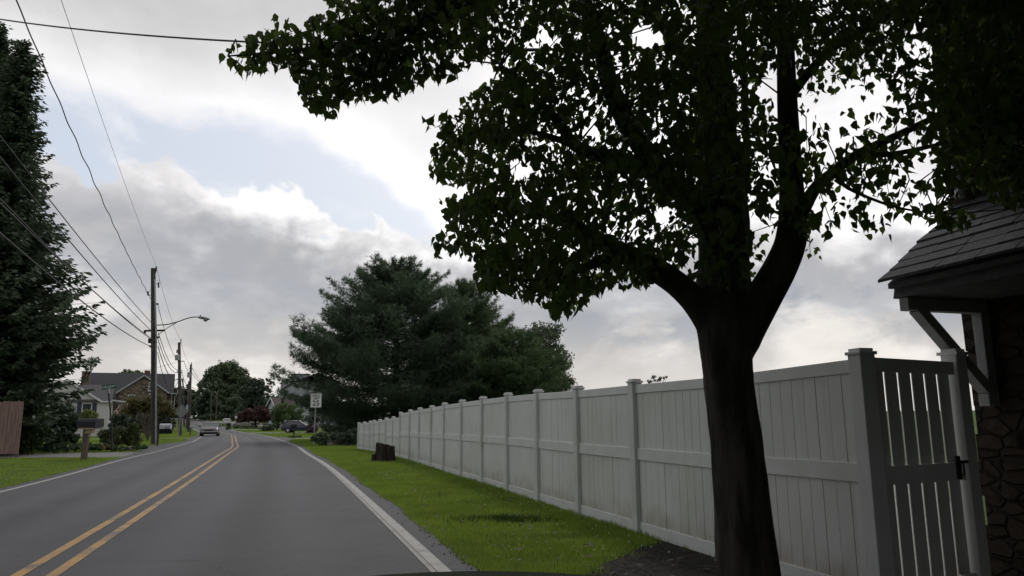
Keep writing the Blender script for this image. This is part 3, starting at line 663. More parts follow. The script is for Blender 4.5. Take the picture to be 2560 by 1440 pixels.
# ------------------------------------------------------------------ the street tree
TREE = thing('street_tree', 'large dark street tree with heart-shaped leaves in front of the white fence', 'tree', (gnd(1890, 5.25).x, 5.25, 0))
def pth(L): return [at(px, py, Y) for px, py, Y, _ in L], [q[3] for q in L]
def refine(P, Rr, n=4):
    P = [Vector(p) for p in P]; o = []; ro = []
    for i in range(len(P) - 1):
        p0, p1, p2, p3 = P[max(i - 1, 0)], P[i], P[i + 1], P[min(i + 2, len(P) - 1)]
        for k in range(n):
            t = k / n
            o.append(.5 * ((2 * p1) + (p2 - p0) * t + (2 * p0 - 5 * p1 + 4 * p2 - p3) * t * t + (3 * p1 - p0 - 3 * p2 + p3) * t ** 3)); ro.append(Rr[i] + (Rr[i + 1] - Rr[i]) * t)
    return o + [P[-1]], ro + [Rr[-1]]
LIMBS = {
 'trunk': [(1893, 1560, 5.25, .26), (1874, 1470, 5.25, .212), (1858, 1300, 5.25, .188), (1838, 1100, 5.25, .178), (1822, 960, 5.25, .175), (1815, 870, 5.25, .186), (1808, 780, 5.27, .205), (1808, 690, 5.3, .19), (1810, 560, 5.35, .178), (1800, 420, 5.4, .16), (1790, 250, 5.5, .14), (1772, 0, 5.6, .11), (1750, -300, 5.7, .08), (1740, -620, 5.8, .04)],
 'a': [(1812, 930, 5.26, .08), (1792, 840, 5.25, .115), (1748, 764, 5.22, .105), (1690, 708, 5.15, .09), (1615, 660, 5.1, .085), (1540, 625, 5.05, .07), (1470, 585, 5.0, .05), (1380, 540, 4.95, .035), (1260, 520, 4.9, .02), (1150, 530, 4.85, .008)],
 'a2': [(1560, 635, 5.05, .05), (1470, 665, 4.95, .03), (1380, 700, 4.9, .018), (1300, 700, 4.85, .008)],
 'b': [(1790, 600, 5.33, .11), (1742, 512, 5.35, .1), (1670, 445, 5.3, .085), (1587, 341, 5.2, .075), (1530, 228, 5.15, .068), (1500, 110, 5.1, .06), (1461, 0, 5.05, .052), (1420, -200, 5.0, .03)],
 'b2': [(1640, 420, 5.27, .06), (1540, 400, 5.1, .05), (1440, 365, 5.0, .045), (1393, 300, 4.95, .035), (1300, 210, 4.85, .02), (1250, 160, 4.8, .01)],
 'b3': [(1440, 365, 5.0, .03), (1330, 330, 4.9, .018), (1200, 330, 4.85, .012), (1110, 360, 4.8, .006)],
 'c': [(1828, 930, 5.26, .09), (1852, 850, 5.25, .135), (1902, 755, 5.2, .128), (1955, 660, 5.15, .115), (1980, 580, 5.13, .105), (1978, 450, 5.15, .082), (1968, 250, 5.2, .072), (1963, 60, 5.25, .06), (1960, -150, 5.3, .045), (1955, -400, 5.4, .02)],
 'c2': [(1990, 560, 5.13, .06), (2035, 475, 5.05, .045), (2085, 430, 5.0, .04), (2140, 388, 4.95, .034), (2250, 335, 4.85, .026), (2360, 285, 4.8, .02), (2480, 255, 4.75, .012), (2560, 240, 4.7, .006)],
 'c3': [(2140, 388, 4.95, .026), (2230, 385, 4.85, .02), (2330, 365, 4.75, .015), (2440, 340, 4.6, .008)],
 'd': [(1850, 520, 5.36, .05), (1866, 400, 5.4, .03), (1862, 250, 5.45, .025), (1858, 60, 5.5, .02), (1850, -150, 5.5, .012)],
 'e': [(1772, -60, 5.6, .06), (1600, -140, 5.3, .05), (1350, -60, 4.95, .042), (1150, 20, 4.7, .035), (1050, 62, 4.6, .028), (900, 105, 4.5, .02), (720, 128, 4.45, .012), (570, 140, 4.4, .005)],
 'f': [(1050, 62, 4.6, .02), (980, 130, 4.6, .014), (900, 200, 4.6, .01), (830, 260, 4.6, .005)],
 'g': [(1968, 250, 5.2, .04), (2060, 140, 5.1, .03), (2180, 60, 4.9, .02), (2330, -20, 4.7, .012), (2500, -60, 4.5, .006)],
 'h': [(2085, 430, 5.0, .02), (2120, 470, 4.9, .013), (2230, 515, 4.8, .009), (2340, 535, 4.7, .005)],
 'i': [(1790, 250, 5.5, .06), (1700, 120, 5.9, .05), (1600, 0, 6.3, .03), (1500, -150, 6.6, .015)],
 'j': [(1790, 120, 5.55, .05), (1900, -50, 5.9, .04), (2050, -200, 6.2, .02)],
}
nodes = []
tb = MB()
for k, L in LIMBS.items():
    P, Rr = refine(*pth(L))
    if k == 'trunk':
        P2 = [p.copy() for p in P]
    b = MB().tube(P, Rr, 28 if k in 'trunkabc' else 8)
    if k == 'trunk': b.v = [tuple(Vector(v) + Vector((math.sin(v[2] * 5 + v[0] * 61) * .008 + rnd.uniform(-.004, .004), math.cos(v[2] * 4 + v[1] * 57) * .008 + rnd.uniform(-.004, .004), 0))) for v in b.v]
    tb.add(b.v, b.f)
    nodes += [(p, r) for p, r in zip(P, Rr) if p.z > 2.2]
tr = part('trunk', tb, M['bark'], TREE, smooth=True)
CROWN = [(960, -80), (840, -40), (800, 0), (830, 12), (850, 22), (780, 42), (745, 60), (710, 45), (690, 36), (672, 70), (640, 80), (590, 95), (548, 120), (546, 150), (562, 172), (612, 192), (690, 170), (722, 172), (748, 215), (760, 270), (800, 292), (835, 305), (858, 262), (945, 256), (1000, 240), (1070, 216), (1130, 205), (1195, 155), (1220, 140), (1246, 190), (1210, 205), (1180, 238), (1150, 250), (1150, 285), (1050, 295), (1052, 325), (1110, 322), (1076, 380), (1075, 440), (1110, 462), (1160, 462), (1180, 480), (1096, 500), (1115, 548), (1078, 605), (1085, 645), (1130, 640), (1192, 655), (1195, 728), (1262, 738), (1330, 752), (1362, 770), (1386, 806), (1440, 782), (1500, 732), (1560, 722), (1625, 716), (1640, 690), (1690, 672), (1720, 700), (1742, 690), (1760, 700), (1850, 735), (1880, 722), (1905, 640), (1945, 560), (1995, 580), (2004, 668), (2062, 645), (2064, 592), (2105, 562), (2165, 588), (2205, 612), (2240, 596), (2290, 555), (2330, 568), (2420, 580), (2436, 545), (2380, 500), (2420, 470), (2500, 515), (2620, 540), (2750, 500), (2900, 300), (2800, -400), (2400, -900), (1800, -1100), (1300, -800), (1000, -400)]
def seg_d(x, y):
    best = np.full(len(x), 1e9)
    for (x1, y1), (x2, y2) in zip(CROWN, CROWN[1:] + CROWN[:1]):
        dx, dy = x2 - x1, y2 - y1; t = np.clip(((x - x1) * dx + (y - y1) * dy) / (dx * dx + dy * dy), 0, 1)
        best = np.minimum(best, np.hypot(x - x1 - t * dx, y - y1 - t * dy))
    return best
NC = 8800
cx = rng.uniform(530, 2900, NC); cy = rng.uniform(-1000, 810, NC)
ok = inpoly(cx, cy, CROWN); cx, cy = cx[ok], cy[ok]
den = np.full(len(cx), .8)
den[(cy < -40)] = .5
den[(cx > 1880) & (cx < 2360) & (cy > 130)] = .27
den[(cx > 1850) & (cx < 1955) & (cy > 330)] = .35
den[(cx < 1250) & (cy < 320) & (cx > 500)] = .74
den[(cx > 1700) & (cy > 560) & (cx < 1860)] = .3
den[(cx > 2380) & (cy > 380)] = .35
hole = np.zeros(len(cx))
HOLES = [(1370, 95), (1620, 90), (1300, 420), (1660, 540), (1940, 215), (2080, 260), (2290, 120), (2200, 250), (1890, 560)]
for hx, hy, hr in [(1370, 95, 34), (1300, 60, 20), (1620, 90, 45), (1590, 110, 25), (1475, 330, 22), (1300, 420, 36), (1275, 385, 25), (1560, 440, 26), (1590, 400, 22), (1265, 560, 20), (1660, 540, 36), (1520, 630, 16), (1940, 215, 45), (1690, 510, 30), (2080, 260, 45), (2290, 120, 35), (2200, 250, 50), (1880, 270, 25), (2030, 330, 40), (1890, 560, 26), (2100, 340, 40), (2310, 430, 40)]:
    hole = np.maximum(hole, np.exp(-((cx - hx) ** 2 + (cy - hy) ** 2) / (hr * 1.3) ** 2))
den *= 1 - .9 * hole
k = rng.uniform(0, 1, len(cx)) < den; cx, cy = cx[k], cy[k]
dep = np.clip(rng.normal(5.05, .75, len(cx)), 3.5, 7.0)
tl = (cx < 1150) & (cy < 330); dep[tl] = rng.normal(4.55, .22, tl.sum())
rt = cx > 2250; dep[rt] = np.clip(rng.normal(4.5, .45, rt.sum()), 3.4, 5.2)
CP = np.array([at(a, b_, c_) for a, b_, c_ in zip(cx, cy, dep)])
CP = CP[CP[:, 2] > 1.9]
NP_ = np.array([p for p, r in nodes]); NR = np.array([r for p, r in nodes])
tw = MB(); LPs, LD, LS = [], [], []
for c_ in CP:
    dd = np.linalg.norm(NP_ - c_, axis=1) + NR * 1.5; j = int(dd.argmin()); p0 = Vector(NP_[j]); p1 = Vector(c_)
    d_ = p1 - p0; L_ = d_.length
    nl = rng.integers(12, 18)
    if L_ > .1 and rng.uniform() < .75:
        mid = (p0 + p1) / 2 + Vector(rng.normal(0, .06, 3)) + Vector((0, 0, .05 * L_))
        pts = [p0, mid, p1]
        (ux, uy) = proj([mid]); okm = inpoly(ux, uy, CROWN)[0] and not any((ux[0] - h_[0]) ** 2 + (uy[0] - h_[1]) ** 2 < 2500 for h_ in HOLES)
        if L_ < .8 and okm: tw.tube(pts, [min(.012, .004 + .006 * L_), .005, .0025], 4, cap=False)
    dirn = d_.normalized() if L_ > 1e-3 else Vector((1, 0, 0))
    for i in range(nl):
        o = Vector(rng.normal(0, 1, 3)) * .085 - dirn * rng.uniform(-.12, .22)
        LPs.append(p1 + o); LS.append(rng.uniform(.038, .086))
LPs = np.array(LPs); LS = np.array(LS)
n = len(LPs)
tip = np.stack([rng.normal(0, .6, n), rng.normal(0, .6, n), -rng.uniform(.35, 1.9, n)], 1); up_ = rng.uniform(0, 1, n) < .16; tip[up_, 2] *= -.6
tip /= np.linalg.norm(tip, axis=1)[:, None]
e = LPs + tip * LS[:, None]
qx, qy = proj(e); ax, ay = proj(LPs + tip * LS[:, None] * .4)
inside = (inpoly(qx, qy, CROWN) | (seg_d(qx, qy) < rng.uniform(4, 30, n))) & (inpoly(ax, ay, CROWN))
holeL = np.zeros(n)
for hx, hy, hr in [(1370, 95, 20), (1620, 90, 30), (1475, 330, 14), (1300, 420, 24), (1560, 440, 14), (1660, 540, 24), (1940, 215, 32), (2080, 260, 28), (2290, 120, 26), (2200, 250, 26), (1890, 560, 16), (2310, 430, 22)]:
    holeL = np.maximum(holeL, (((ax - hx) / 1.3) ** 2 + (ay - hy) ** 2 < hr ** 2 * 1.2))
inside &= ~((holeL > 0) & (rng.uniform(0, 1, n) < .93))
LPs, tip, LS = LPs[inside], tip[inside], LS[inside]; n = len(LPs)
print('LEAVES', n, 'twigs', len(tw.f))
rv = rng.normal(0, 1, (n, 3)); side = np.cross(tip, rv); side /= np.linalg.norm(side, axis=1)[:, None]; nrm = np.cross(side, tip)
def leafverts(P, T, Sd, Nn, s, w=.4, fold=.10, curl=.16):
    s = s[:, None]; rows = []
    cv = rng.uniform(-1, 1, (len(P), 1)) * curl
    def pt(t, a, f): return P + T * s * t + Sd * s * a + Nn * s * (f + cv * t * t)
    pts = [pt(0, 0, 0), pt(.22, -w * .92, fold), pt(.24, 0, -.02), pt(.22, w * .92, fold), pt(.58, -w * .72, fold * .8), pt(.6, 0, -.02), pt(.58, w * .72, fold * .8), pt(.82, -w * .26, .02), pt(.82, w * .26, .02), pt(1.16, 0, 0)]
    return np.stack(pts, 1).reshape(-1, 3)
V = leafverts(LPs, tip, side, nrm, LS)
base = (np.arange(n) * 10)[:, None]
T3 = np.concatenate([base + np.array(q)[None] for q in ((0, 1, 2), (0, 2, 3), (4, 7, 5), (5, 8, 6), (7, 9, 5), (5, 9, 8))])
Q4 = np.concatenate([base + np.array(q)[None] for q in ((1, 4, 5, 2), (2, 5, 6, 3))])
off = np.array(TREE.location)
mesh_np('crown', V - off, [T3, Q4], M['leaf'], TREE)
part('twigs', tw, M['bark'], TREE)
# ------------------------------------------------------------------ conifers, trees, shrubs
def tris_np(name, V, mat, root):
    V = np.asarray(V).reshape(-1, 3) - np.array(root.location); return mesh_np(name, V, [np.arange(len(V)).reshape(-1, 3)], mat, root)
def unit(v): return v / np.maximum(np.linalg.norm(v, axis=-1, keepdims=True), 1e-9)
def spruce(label, base, H, prof, mat, seed, lean=(0, 0)):
    g_ = np.random.default_rng(seed); root = thing('spruce_tree', label, 'tree', base, group=None)
    tb = MB(); base = np.array(base)
    top = base + np.array([lean[0], lean[1], H])
    tb.tube([base + [0, 0, -.2], base + (top - base) * .5, top], [.34, .2, .03], 10)
    V = []; z = .05 * H
    while z < H - .1:
        f = z / H; rad = np.interp(f, [p[0] for p in prof], [p[1] for p in prof]); nb = int(8 + 8 * min(1, rad / 2))
        c = base + (top - base) * f
        for k in range(nb):
            az = g_.uniform(0, 2 * PI); L = rad * g_.uniform(.62, 1.12) * (1.18 if g_.uniform() < .12 else 1); el0 = g_.uniform(-.1, .25) - .35 * (1 - f)
            m = max(3, int(L / .2)); t = (np.arange(m) + .5) / m
            r_ = L * t; zz = L * (el0 * t - .22 * t + .34 * t ** 3) + g_.uniform(-.15, .15)
            dv = np.array([math.cos(az), math.sin(az), 0]); sd = np.array([-math.sin(az), math.cos(az), 0])
            P = c + r_[:, None] * dv + np.stack([0 * t, 0 * t, zz], 1)
            if rad > .5: tb.tube([c, P[m // 2], P[-1]], [.035, .02, .008], 4, cap=False)
            for s in (-1, 1, -1, 1, 0, 0):
                w = (.62 - .3 * t) * g_.uniform(.6, 1.15, m) * min(1, .45 + L / 4)
                if s == 0: d = unit(dv + np.stack([g_.normal(0, .25, m), g_.normal(0, .25, m), g_.uniform(-.9, .25, m)], 1))
                else: d = unit(sd * s * g_.uniform(.5, 1.1, (m, 1)) + dv * g_.uniform(.35, 1.0, (m, 1)) + np.array([0, 0, -1]) * g_.uniform(-.1, .75, (m, 1)))
                p0 = P + g_.normal(0, .05, (m, 3)); p1 = p0 + d * w[:, None]
                n = unit(np.cross(d, g_.normal(0, 1, (m, 3)) + [0, 0, .8])) * (w * .2)[:, None]
                mid = p0 + d * (w * .45)[:, None]
                V.append(np.stack([p0, mid + n, p1], 1)); V.append(np.stack([p0, p1, mid - n], 1))
        z += .27 if f < .8 else .22
    V = np.concatenate(V).reshape(-1, 3)
    tris_np('crown', V, mat, root); part('trunk', tb, M['bark_far'], root); return root
def pine(label, base, H, prof, mat, seed, sq=1.0, low=.08, dens=1.0, asym=None):
    g_ = np.random.default_rng(seed); root = thing('pine_tree', label, 'tree', base); base = np.array(base); tb = MB()
    tb.tube([base + [0, 0, -.2], base + [.1, 0, H * .5], base + [0, 0, H * .95]], [.3, .2, .04], 10)
    tp, td, ts = [], [], []
    z = low * H
    while z < H * .97:
        f = z / H; rad = np.interp(f, [p[0] for p in prof], [p[1] for p in prof])
        for k in range(int(7 + 3 * min(1, rad / 4))):
            az = g_.uniform(0, 2 * PI); L = rad * g_.uniform(.6, 1.1)
            if asym: L *= asym(az, f)
            rise = g_.uniform(-.12, .12) + .38 * f - .12 * max(0, 1 - f / .3)
            dv = np.array([math.cos(az), math.sin(az), 0]); sd = np.array([-math.sin(az), math.cos(az), 0])
            c = base + [0, 0, z]; e = c + dv * L + [0, 0, L * rise + .12 * L]
            tb.tube([c, c + (e - c) * .5 - [0, 0, .06 * L], e], [.05, .03, .01], 4, cap=False)
            m = max(3, int(L * 8.5 * dens)); t = g_.uniform(.22, 1.02, m) ** .75
            P = c + dv * (L * t)[:, None] + np.stack([0 * t, 0 * t, L * rise * t + .12 * L * t * t - .06 * L * np.sin(PI * t)], 1)
            P += sd * (g_.normal(0, .17, m) * L * (1.15 - t * .8))[:, None] + np.stack([0 * t, 0 * t, g_.normal(.02, .13, m)], 1)
            tp.append(P); td.append(unit(dv * g_.uniform(.3, 1, (m, 1)) + g_.normal(0, .4, (m, 3)) + np.array([0, 0, .55]))); ts.append(g_.uniform(.2, .36, m))
        z += g_.uniform(.29, .41) * sq
    # leader shoots
    m = 40; tp.append(base + np.stack([g_.normal(0, .5, m), g_.normal(0, .5, m), H * g_.uniform(.9, 1.0, m)], 1)); td.append(unit(g_.normal(0, .3, (m, 3)) + [0, 0, 1.])); ts.append(g_.uniform(.25, .45, m))
    tp = np.concatenate(tp); td = np.concatenate(td); ts = np.concatenate(ts); V = []
    for k in range(8):
        d = unit(td * g_.uniform(.3, 1.3, (len(tp), 1)) + g_.normal(0, .55, tp.shape)); L = ts * g_.uniform(.7, 1.15, len(tp))
        n = unit(np.cross(d, g_.normal(0, 1, tp.shape))) * (L * .1)[:, None]
        V.append(np.stack([tp - n * .6, tp + n * .6 + d * .02, tp + d * L[:, None]], 1) if k % 2 else np.stack([tp, tp + d * (L * .55)[:, None] + n, tp + d * L[:, None]], 1))
    tris_np('crown', np.concatenate(V), mat, root); part('trunk', tb, M['bark_far'], root); return root
def blobtree(name, label, cat, base, blobs, Y, n, size, mat, trunk=None, seed=1, barkm='bark_far', lump=16, flat=1.0, sig=.2, tall=1.0, droop=False, stems=4):
    """blobs in survey pixels (px, py, rx, ry) at distance Y; each becomes a lumpy 3-D mass of leaf faces"""
    g_ = np.random.default_rng(seed); root = thing(name, label, cat, base); tb = MB(); Vq = []
    area = sum(b[2] * b[3] for b in blobs)
    for (bx, by, rx, ry) in blobs:
        c = np.array(at(bx, by, Y)); s = (at(bx + 10, by, Y) - at(bx, by, Y)).length / 10; rx_, ry_ = rx * s, ry * s
        nl = max(6, int(lump * 1.4)); dirs = unit(g_.normal(0, 1, (nl, 3))); rr = g_.uniform(.45, .92, nl)
        lc = c + dirs * rr[:, None] * np.array([rx_, (rx_ * .9 + ry_ * .3) * flat, ry_])
        m = max(3, int(n * rx * ry / area / nl)); sg = sig * min(rx_, ry_ * 1.5)
        P = np.repeat(lc, m, 0); off = unit(g_.normal(0, 1, (len(P), 3))) * (g_.uniform(.3, 1, len(P)) ** .5)[:, None] * sg * 1.7 * np.repeat(g_.uniform(.6, 1.25, nl), m)[:, None]; off[:, 2] *= .8
        P = P + off
        zg = np.interp(P[:, 1], GY, GZ); P[:, 2] = np.maximum(P[:, 2], zg + .02 + g_.uniform(0, .1, len(P)))
        nn = unit(off * .5 / max(sg, 1e-3) + g_.normal(0, .55, P.shape) + [0, -.1, .5]); a = unit(np.cross(nn, g_.normal(0, 1, P.shape))); b_ = np.cross(nn, a)
        if droop: a = unit(a * .4 + [0, 0, -1.])
        L = (size * g_.uniform(.6, 1.3, len(P)))[:, None]
        Vq.append(np.stack([P - a * L * .5, P + b_ * L * .3 - a * L * .05, P + a * L * .5, P - b_ * L * .3 - a * L * .05], 1))
        if trunk:
            p0 = Vector(base) + Vector((0, 0, max(.3, (c[2] - base[2]) * .4 * tall))); tb.tube([p0, (p0 + Vector(c)) / 2 + Vector((0, 0, .1)), Vector(c)], [trunk * .5, trunk * .35, trunk * .15], 6, cap=False)
            for q in lc[::3]: tb.tube([Vector(c) * .6 + p0 * .4, Vector(q)], [trunk * .2, trunk * .06], 4, cap=False)
    V = np.concatenate(Vq).reshape(-1, 3) - np.array(base)
    nm = 'crown' if trunk else 'foliage'
    mesh_np(nm, V, [np.arange(len(V)).reshape(-1, 4)], mat, root)
    if trunk:
        tb.tube([Vector(base) - Vector((0, 0, .2)), Vector(base) + Vector((0, 0, max(.5, max(b_[2] for b_ in [at(q[0], q[1], Y) for q in blobs]) - base[2]) * .55))], [trunk * 1.1, trunk * .6], 9); part('trunk', tb, M[barkm], root)
    else:
        for k in range(stems):
            q = Vector(at(blobs[k % len(blobs)][0], blobs[k % len(blobs)][1], Y)); p0 = Vector(base) + Vector((g_.uniform(-.1, .1), g_.uniform(-.1, .1), 0)); p0.z -= .05
            tb.tube([p0, (p0 + q) / 2 + Vector((0, 0, .1)), q], [.02, .014, .006], 5)
        part('stems', tb, M['bark_far'], root)
    return root

spruce('tall dark spruce with drooping boughs behind the red board fence, fully in view', gnd(-52, 34), 20.2, [(0, 3.0), (.08, 3.3), (.15, 3.5), (.21, 3.8), (.27, 4.4), (.32, 4.5), (.4, 3.5), (.48, 2.7), (.6, 2.0), (.72, 1.5), (.82, 1.25), (.92, .95), (.97, .55), (1, .1)], M['spruce'], 5)
spruce('tallest dark spruce, cut off by the left edge of the picture', gnd(-125, 37), 22.8, [(0, 3.6), (.3, 3.8), (.5, 3.2), (.7, 2.2), (.85, 1.5), (.95, .9), (1, .1)], M['spruce'], 6)
pine('large blue-green white pine with a broad rounded top behind the speed limit sign', gnd(985, 56), 13.2, [(0, 4.4), (.1, 5.8), (.2, 8.0), (.32, 8.3), (.45, 7.2), (.6, 5.7), (.72, 4.7), (.82, 3.7), (.92, 2.4), (1, .9)], M['pine'], 21, dens=4.6, low=.03)
pine('slimmer blue-green pine just right of the large one, with upswept boughs', gnd(1165, 60), 12.6, [(0, 4.2), (.3, 4.8), (.5, 4.4), (.65, 3.6), (.8, 2.5), (.92, 1.5), (1, .5)], M['pine2'], 22, dens=4.2)
pine('low green pine with flat layered boughs between the tall pine and the round tree', gnd(1285, 54), 7.6, [(0, 3.8), (.4, 4.3), (.6, 4.0), (.75, 3.0), (.9, 1.7), (1, .5)], M['pine2'], 23, dens=4.2, sq=.8)
blobtree('round_tree', 'round leafy deciduous tree at the right end of the pines above the fence', 'tree', gnd(1350, 60), [(1360, 850, 52, 44), (1325, 905, 55, 45), (1392, 895, 36, 44), (1365, 955, 62, 38), (1415, 960, 26, 22), (1345, 830, 34, 24), (1378, 825, 30, 20), (1330, 1000, 80, 50)], 60, 17000, .2, M['decid2'], .22, 31, lump=26, sig=.24)
blobtree('young_tree', 'small treetop just showing above the fence left of the street tree trunk', 'tree', gnd(1640, 60), [(1640, 947, 15, 9), (1662, 943, 8, 5), (1622, 953, 10, 6), (1640, 985, 22, 32)], 60, 1500, .16, M['decid2'], .07, 32, lump=9)
blobtree('oak_tree', 'tall dark oak with a broad domed crown where the road disappears', 'tree', gnd(565, 262), [(574, 925, 34, 22), (545, 940, 32, 26), (602, 945, 22, 24), (520, 965, 22, 24), (590, 975, 36, 34), (552, 985, 44, 40), (520, 1010, 26, 38), (590, 1015, 36, 38), (555, 1030, 50, 28)], 262, 34000, .95, M['decid'], .6, 33, lump=34, sig=.26)
blobtree('bushy_tree', 'lighter green bushy tree at the foot of the tall oak', 'tree', gnd(583, 225), [(583, 1005, 22, 26), (575, 1030, 24, 22), (598, 1030, 20, 22)], 225, 8000, .7, M['decid2'], .25, 34, lump=18)
blobtree('bushy_tree', 'dark layered tree behind the two bare poles', 'tree', gnd(525, 245), [(522, 1000, 18, 30), (505, 1015, 16, 26), (535, 1022, 20, 24)], 245, 8000, .7, M['dark_cedar'], .25, 35, lump=18)
blobtree('cedar_tree', 'dense dark upright cedar between the oak and the grey town houses', 'tree', gnd(636, 200), [(638, 960, 20, 18), (646, 968, 20, 22), (634, 985, 32, 32), (640, 1010, 34, 32), (622, 1030, 30, 24), (655, 1030, 24, 24)], 200, 16000, .65, M['dark_cedar'], .3, 36, lump=34)
blobtree('woodland_tree', 'hazy far tree behind the second and third utility poles', 'tree', gnd(462, 285), [(450, 985, 18, 22), (470, 980, 14, 20), (438, 1000, 18, 24), (480, 1003, 22, 30), (458, 1020, 30, 26), (500, 1000, 14, 30)], 285, 11000, .85, M['decid2'], .35, 37, lump=18)
blobtree('woodland_tree', 'low treetop behind the slate roof of the fieldstone house', 'tree', gnd(325, 205), [(300, 940, 16, 12), (322, 935, 18, 12), (343, 937, 16, 11), (320, 960, 36, 24)], 205, 3600, .55, M['decid'], .3, 38, lump=16)
blobtree('slender_tree', 'thin-leaved tree with gaps left of the grey town houses', 'tree', gnd(668, 222), [(672, 952, 9, 9), (665, 968, 9, 10), (680, 960, 8, 8), (668, 990, 12, 20)], 222, 900, .6, M['decid'], .2, 39, lump=10)
blobtree('red_maple', 'spreading dark red-leaved maple on the far right lawn', 'tree', gnd(638, 140), [(640, 1026, 36, 13), (612, 1038, 26, 13), (666, 1036, 24, 14), (640, 1045, 40, 12), (600, 1050, 14, 7), (680, 1046, 16, 10)], 140, 6500, .3, M['redleaf'], .2, 40, lump=22, flat=.8)
blobtree('garden_tree', 'bright green layered tree beside the dark blue car', 'tree', gnd(693, 118), [(712, 1018, 26, 12), (736, 1028, 24, 14), (694, 1030, 20, 12), (716, 1040, 36, 16), (744, 1046, 20, 12), (695, 1052, 16, 14), (690, 1066, 10, 10)], 118, 5500, .28, M['mid'], .14, 41, lump=20)
blobtree('shrub', 'clipped round green bush right of the red-leaved maple', 'shrub', gnd(669, 112), [(669, 1067, 16, 9), (665, 1073, 16, 7), (676, 1072, 12, 7)], 112, 1800, .16, M['hedge'], None, 42, lump=22)
blobtree('shrub', 'dark reddish bush at the nose of the dark blue car', 'shrub', gnd(780, 92), [(782, 1068, 16, 14), (775, 1080, 14, 10)], 92, 1500, .16, M['redleaf'], None, 43, lump=20)
blobtree('cypress', 'narrow dark cypress in front of the small brown-roofed house', 'tree', gnd(707, 136), [(707, 1002, 5, 9), (707, 1015, 7, 12), (707, 1030, 8, 14)], 136, 1500, .3, M['dark_cedar'], .08, 44, lump=12)
tag(blobtree('hedge', 'low dark scrub along the far bend of the road', 'hedge', gnd(530, 236), [(500, 1043, 22, 5), (530, 1041, 24, 6), (560, 1041, 22, 6), (585, 1042, 20, 6)], 236, 3500, .55, M['dark_cedar'], None, 45, lump=18), None, None)
blobtree('multi_trunk_tree', 'olive-leaved small tree on several bare grey trunks in front of the fieldstone house', 'tree', gnd(372, 60), [(340, 1008, 30, 20), (384, 1000, 32, 18), (412, 1018, 26, 20), (322, 1030, 20, 14), (368, 1022, 30, 12), (430, 1035, 12, 10)], 60, 8000, .16, M['olive'], .07, 46, 'bark_pale', lump=26, flat=.8, tall=.6)
b = MB(); q = gnd(372, 60)
for (x1, y1), (x2, y2), r_ in (((356, 1058), (342, 1030), .06), ((362, 1050), (358, 1015), .055), ((384, 1055), (396, 1020), .06), ((374, 1050), (378, 1010), .05), ((350, 1048), (326, 1036), .04)):
    b.tube([q, at(x1, y1, 60), at(x2, y2, 60)], [r_ * 1.3, r_, r_ * .5], 7)
mt = [o for o in bpy.data.objects if o.name.startswith('multi_trunk_tree')][0]
part('limb', b, M['bark_pale'], mt)
blobtree('hedge', 'dark evergreen hedge behind the olive-leaved tree', 'hedge', gnd(360, 66), [(300, 1058, 24, 24), (330, 1062, 26, 22), (362, 1062, 26, 22), (395, 1060, 24, 22), (420, 1058, 18, 20)], 66, 9000, .2, M['hedge'], None, 47, lump=26)
blobtree('shrub', 'brownish azalea bush behind the leaning street name sign', 'shrub', gnd(300, 40.5), [(298, 1088, 42, 22), (330, 1078, 22, 22), (268, 1086, 22, 16), (330, 1102, 26, 16), (290, 1104, 44, 12)], 40.5, 9000, .09, M['azalea'], None, 48, lump=30)
blobtree('shrub', 'large dark rhododendron right of the red board fence', 'shrub', gnd(150, 38.5), [(148, 1052, 46, 36), (128, 1078, 44, 34), (178, 1072, 28, 34), (150, 1028, 34, 22), (160, 1100, 44, 16)], 38.5, 12000, .13, M['rhodo'], None, 49, lump=34)
blobtree('shrub', 'feathery lighter green shrub against the end of the red board fence', 'shrub', gnd(82, 34), [(82, 1058, 20, 40), (74, 1095, 18, 34), (98, 1080, 20, 40), (70, 1122, 14, 12), (104, 1035, 18, 30)], 34, 9000, .1, M['mid'], None, 50, lump=30, droop=True)
blobtree('shrub', 'low spreading juniper along the edge of the side street', 'shrub', gnd(190, 36.6), [(150, 1118, 40, 8), (205, 1117, 40, 9), (258, 1117, 36, 9), (110, 1121, 24, 6), (300, 1122, 30, 5), (350, 1118, 24, 5)], 36.6, 9000, .09, M['juniper'], None, 51, lump=34)
blobtree('ornamental_grass', 'pale yellow-green tuft of ornamental grass under the white house window', 'plant', gnd(222, 80), [(222, 1036, 18, 9), (210, 1042, 14, 8), (232, 1040, 14, 8), (220, 1055, 20, 14)], 80, 2600, .4, M['ornamental'], None, 52, lump=16, droop=True)
blobtree('slender_tree', 'thin drooping branches beside the dark spruce', 'tree', gnd(166, 55), [(232, 905, 12, 14), (222, 918, 12, 12), (243, 902, 6, 12)], 55, 420, .13, M['decid'], .06, 53, lump=14, droop=True)
blobtree('plant', 'small leafy plants round the foot of the black roadside mailbox', 'plant', gnd(736, 68), [(736, 1091, 12, 4), (726, 1093, 8, 3), (748, 1092, 10, 4)], 68, 700, .12, M['mid'], None, 54, lump=12)
blobtree('hedge', 'low brown planting in front of the white pickup', 'plant', gnd(605, 132), [(598, 1067, 14, 3.5), (622, 1068, 16, 3.5), (640, 1070, 10, 3)], 132, 1400, .2, M['azalea'], None, 55, lump=14)
blobtree('shrub', 'dark undergrowth below the white pine beside the boulders', 'shrub', gnd(880, 42), [(872, 1118, 30, 14), (840, 1100, 40, 22), (800, 1100, 22, 18), (890, 1100, 30, 30)], 43, 6000, .13, M['dark_cedar'], None, 56, lump=26)

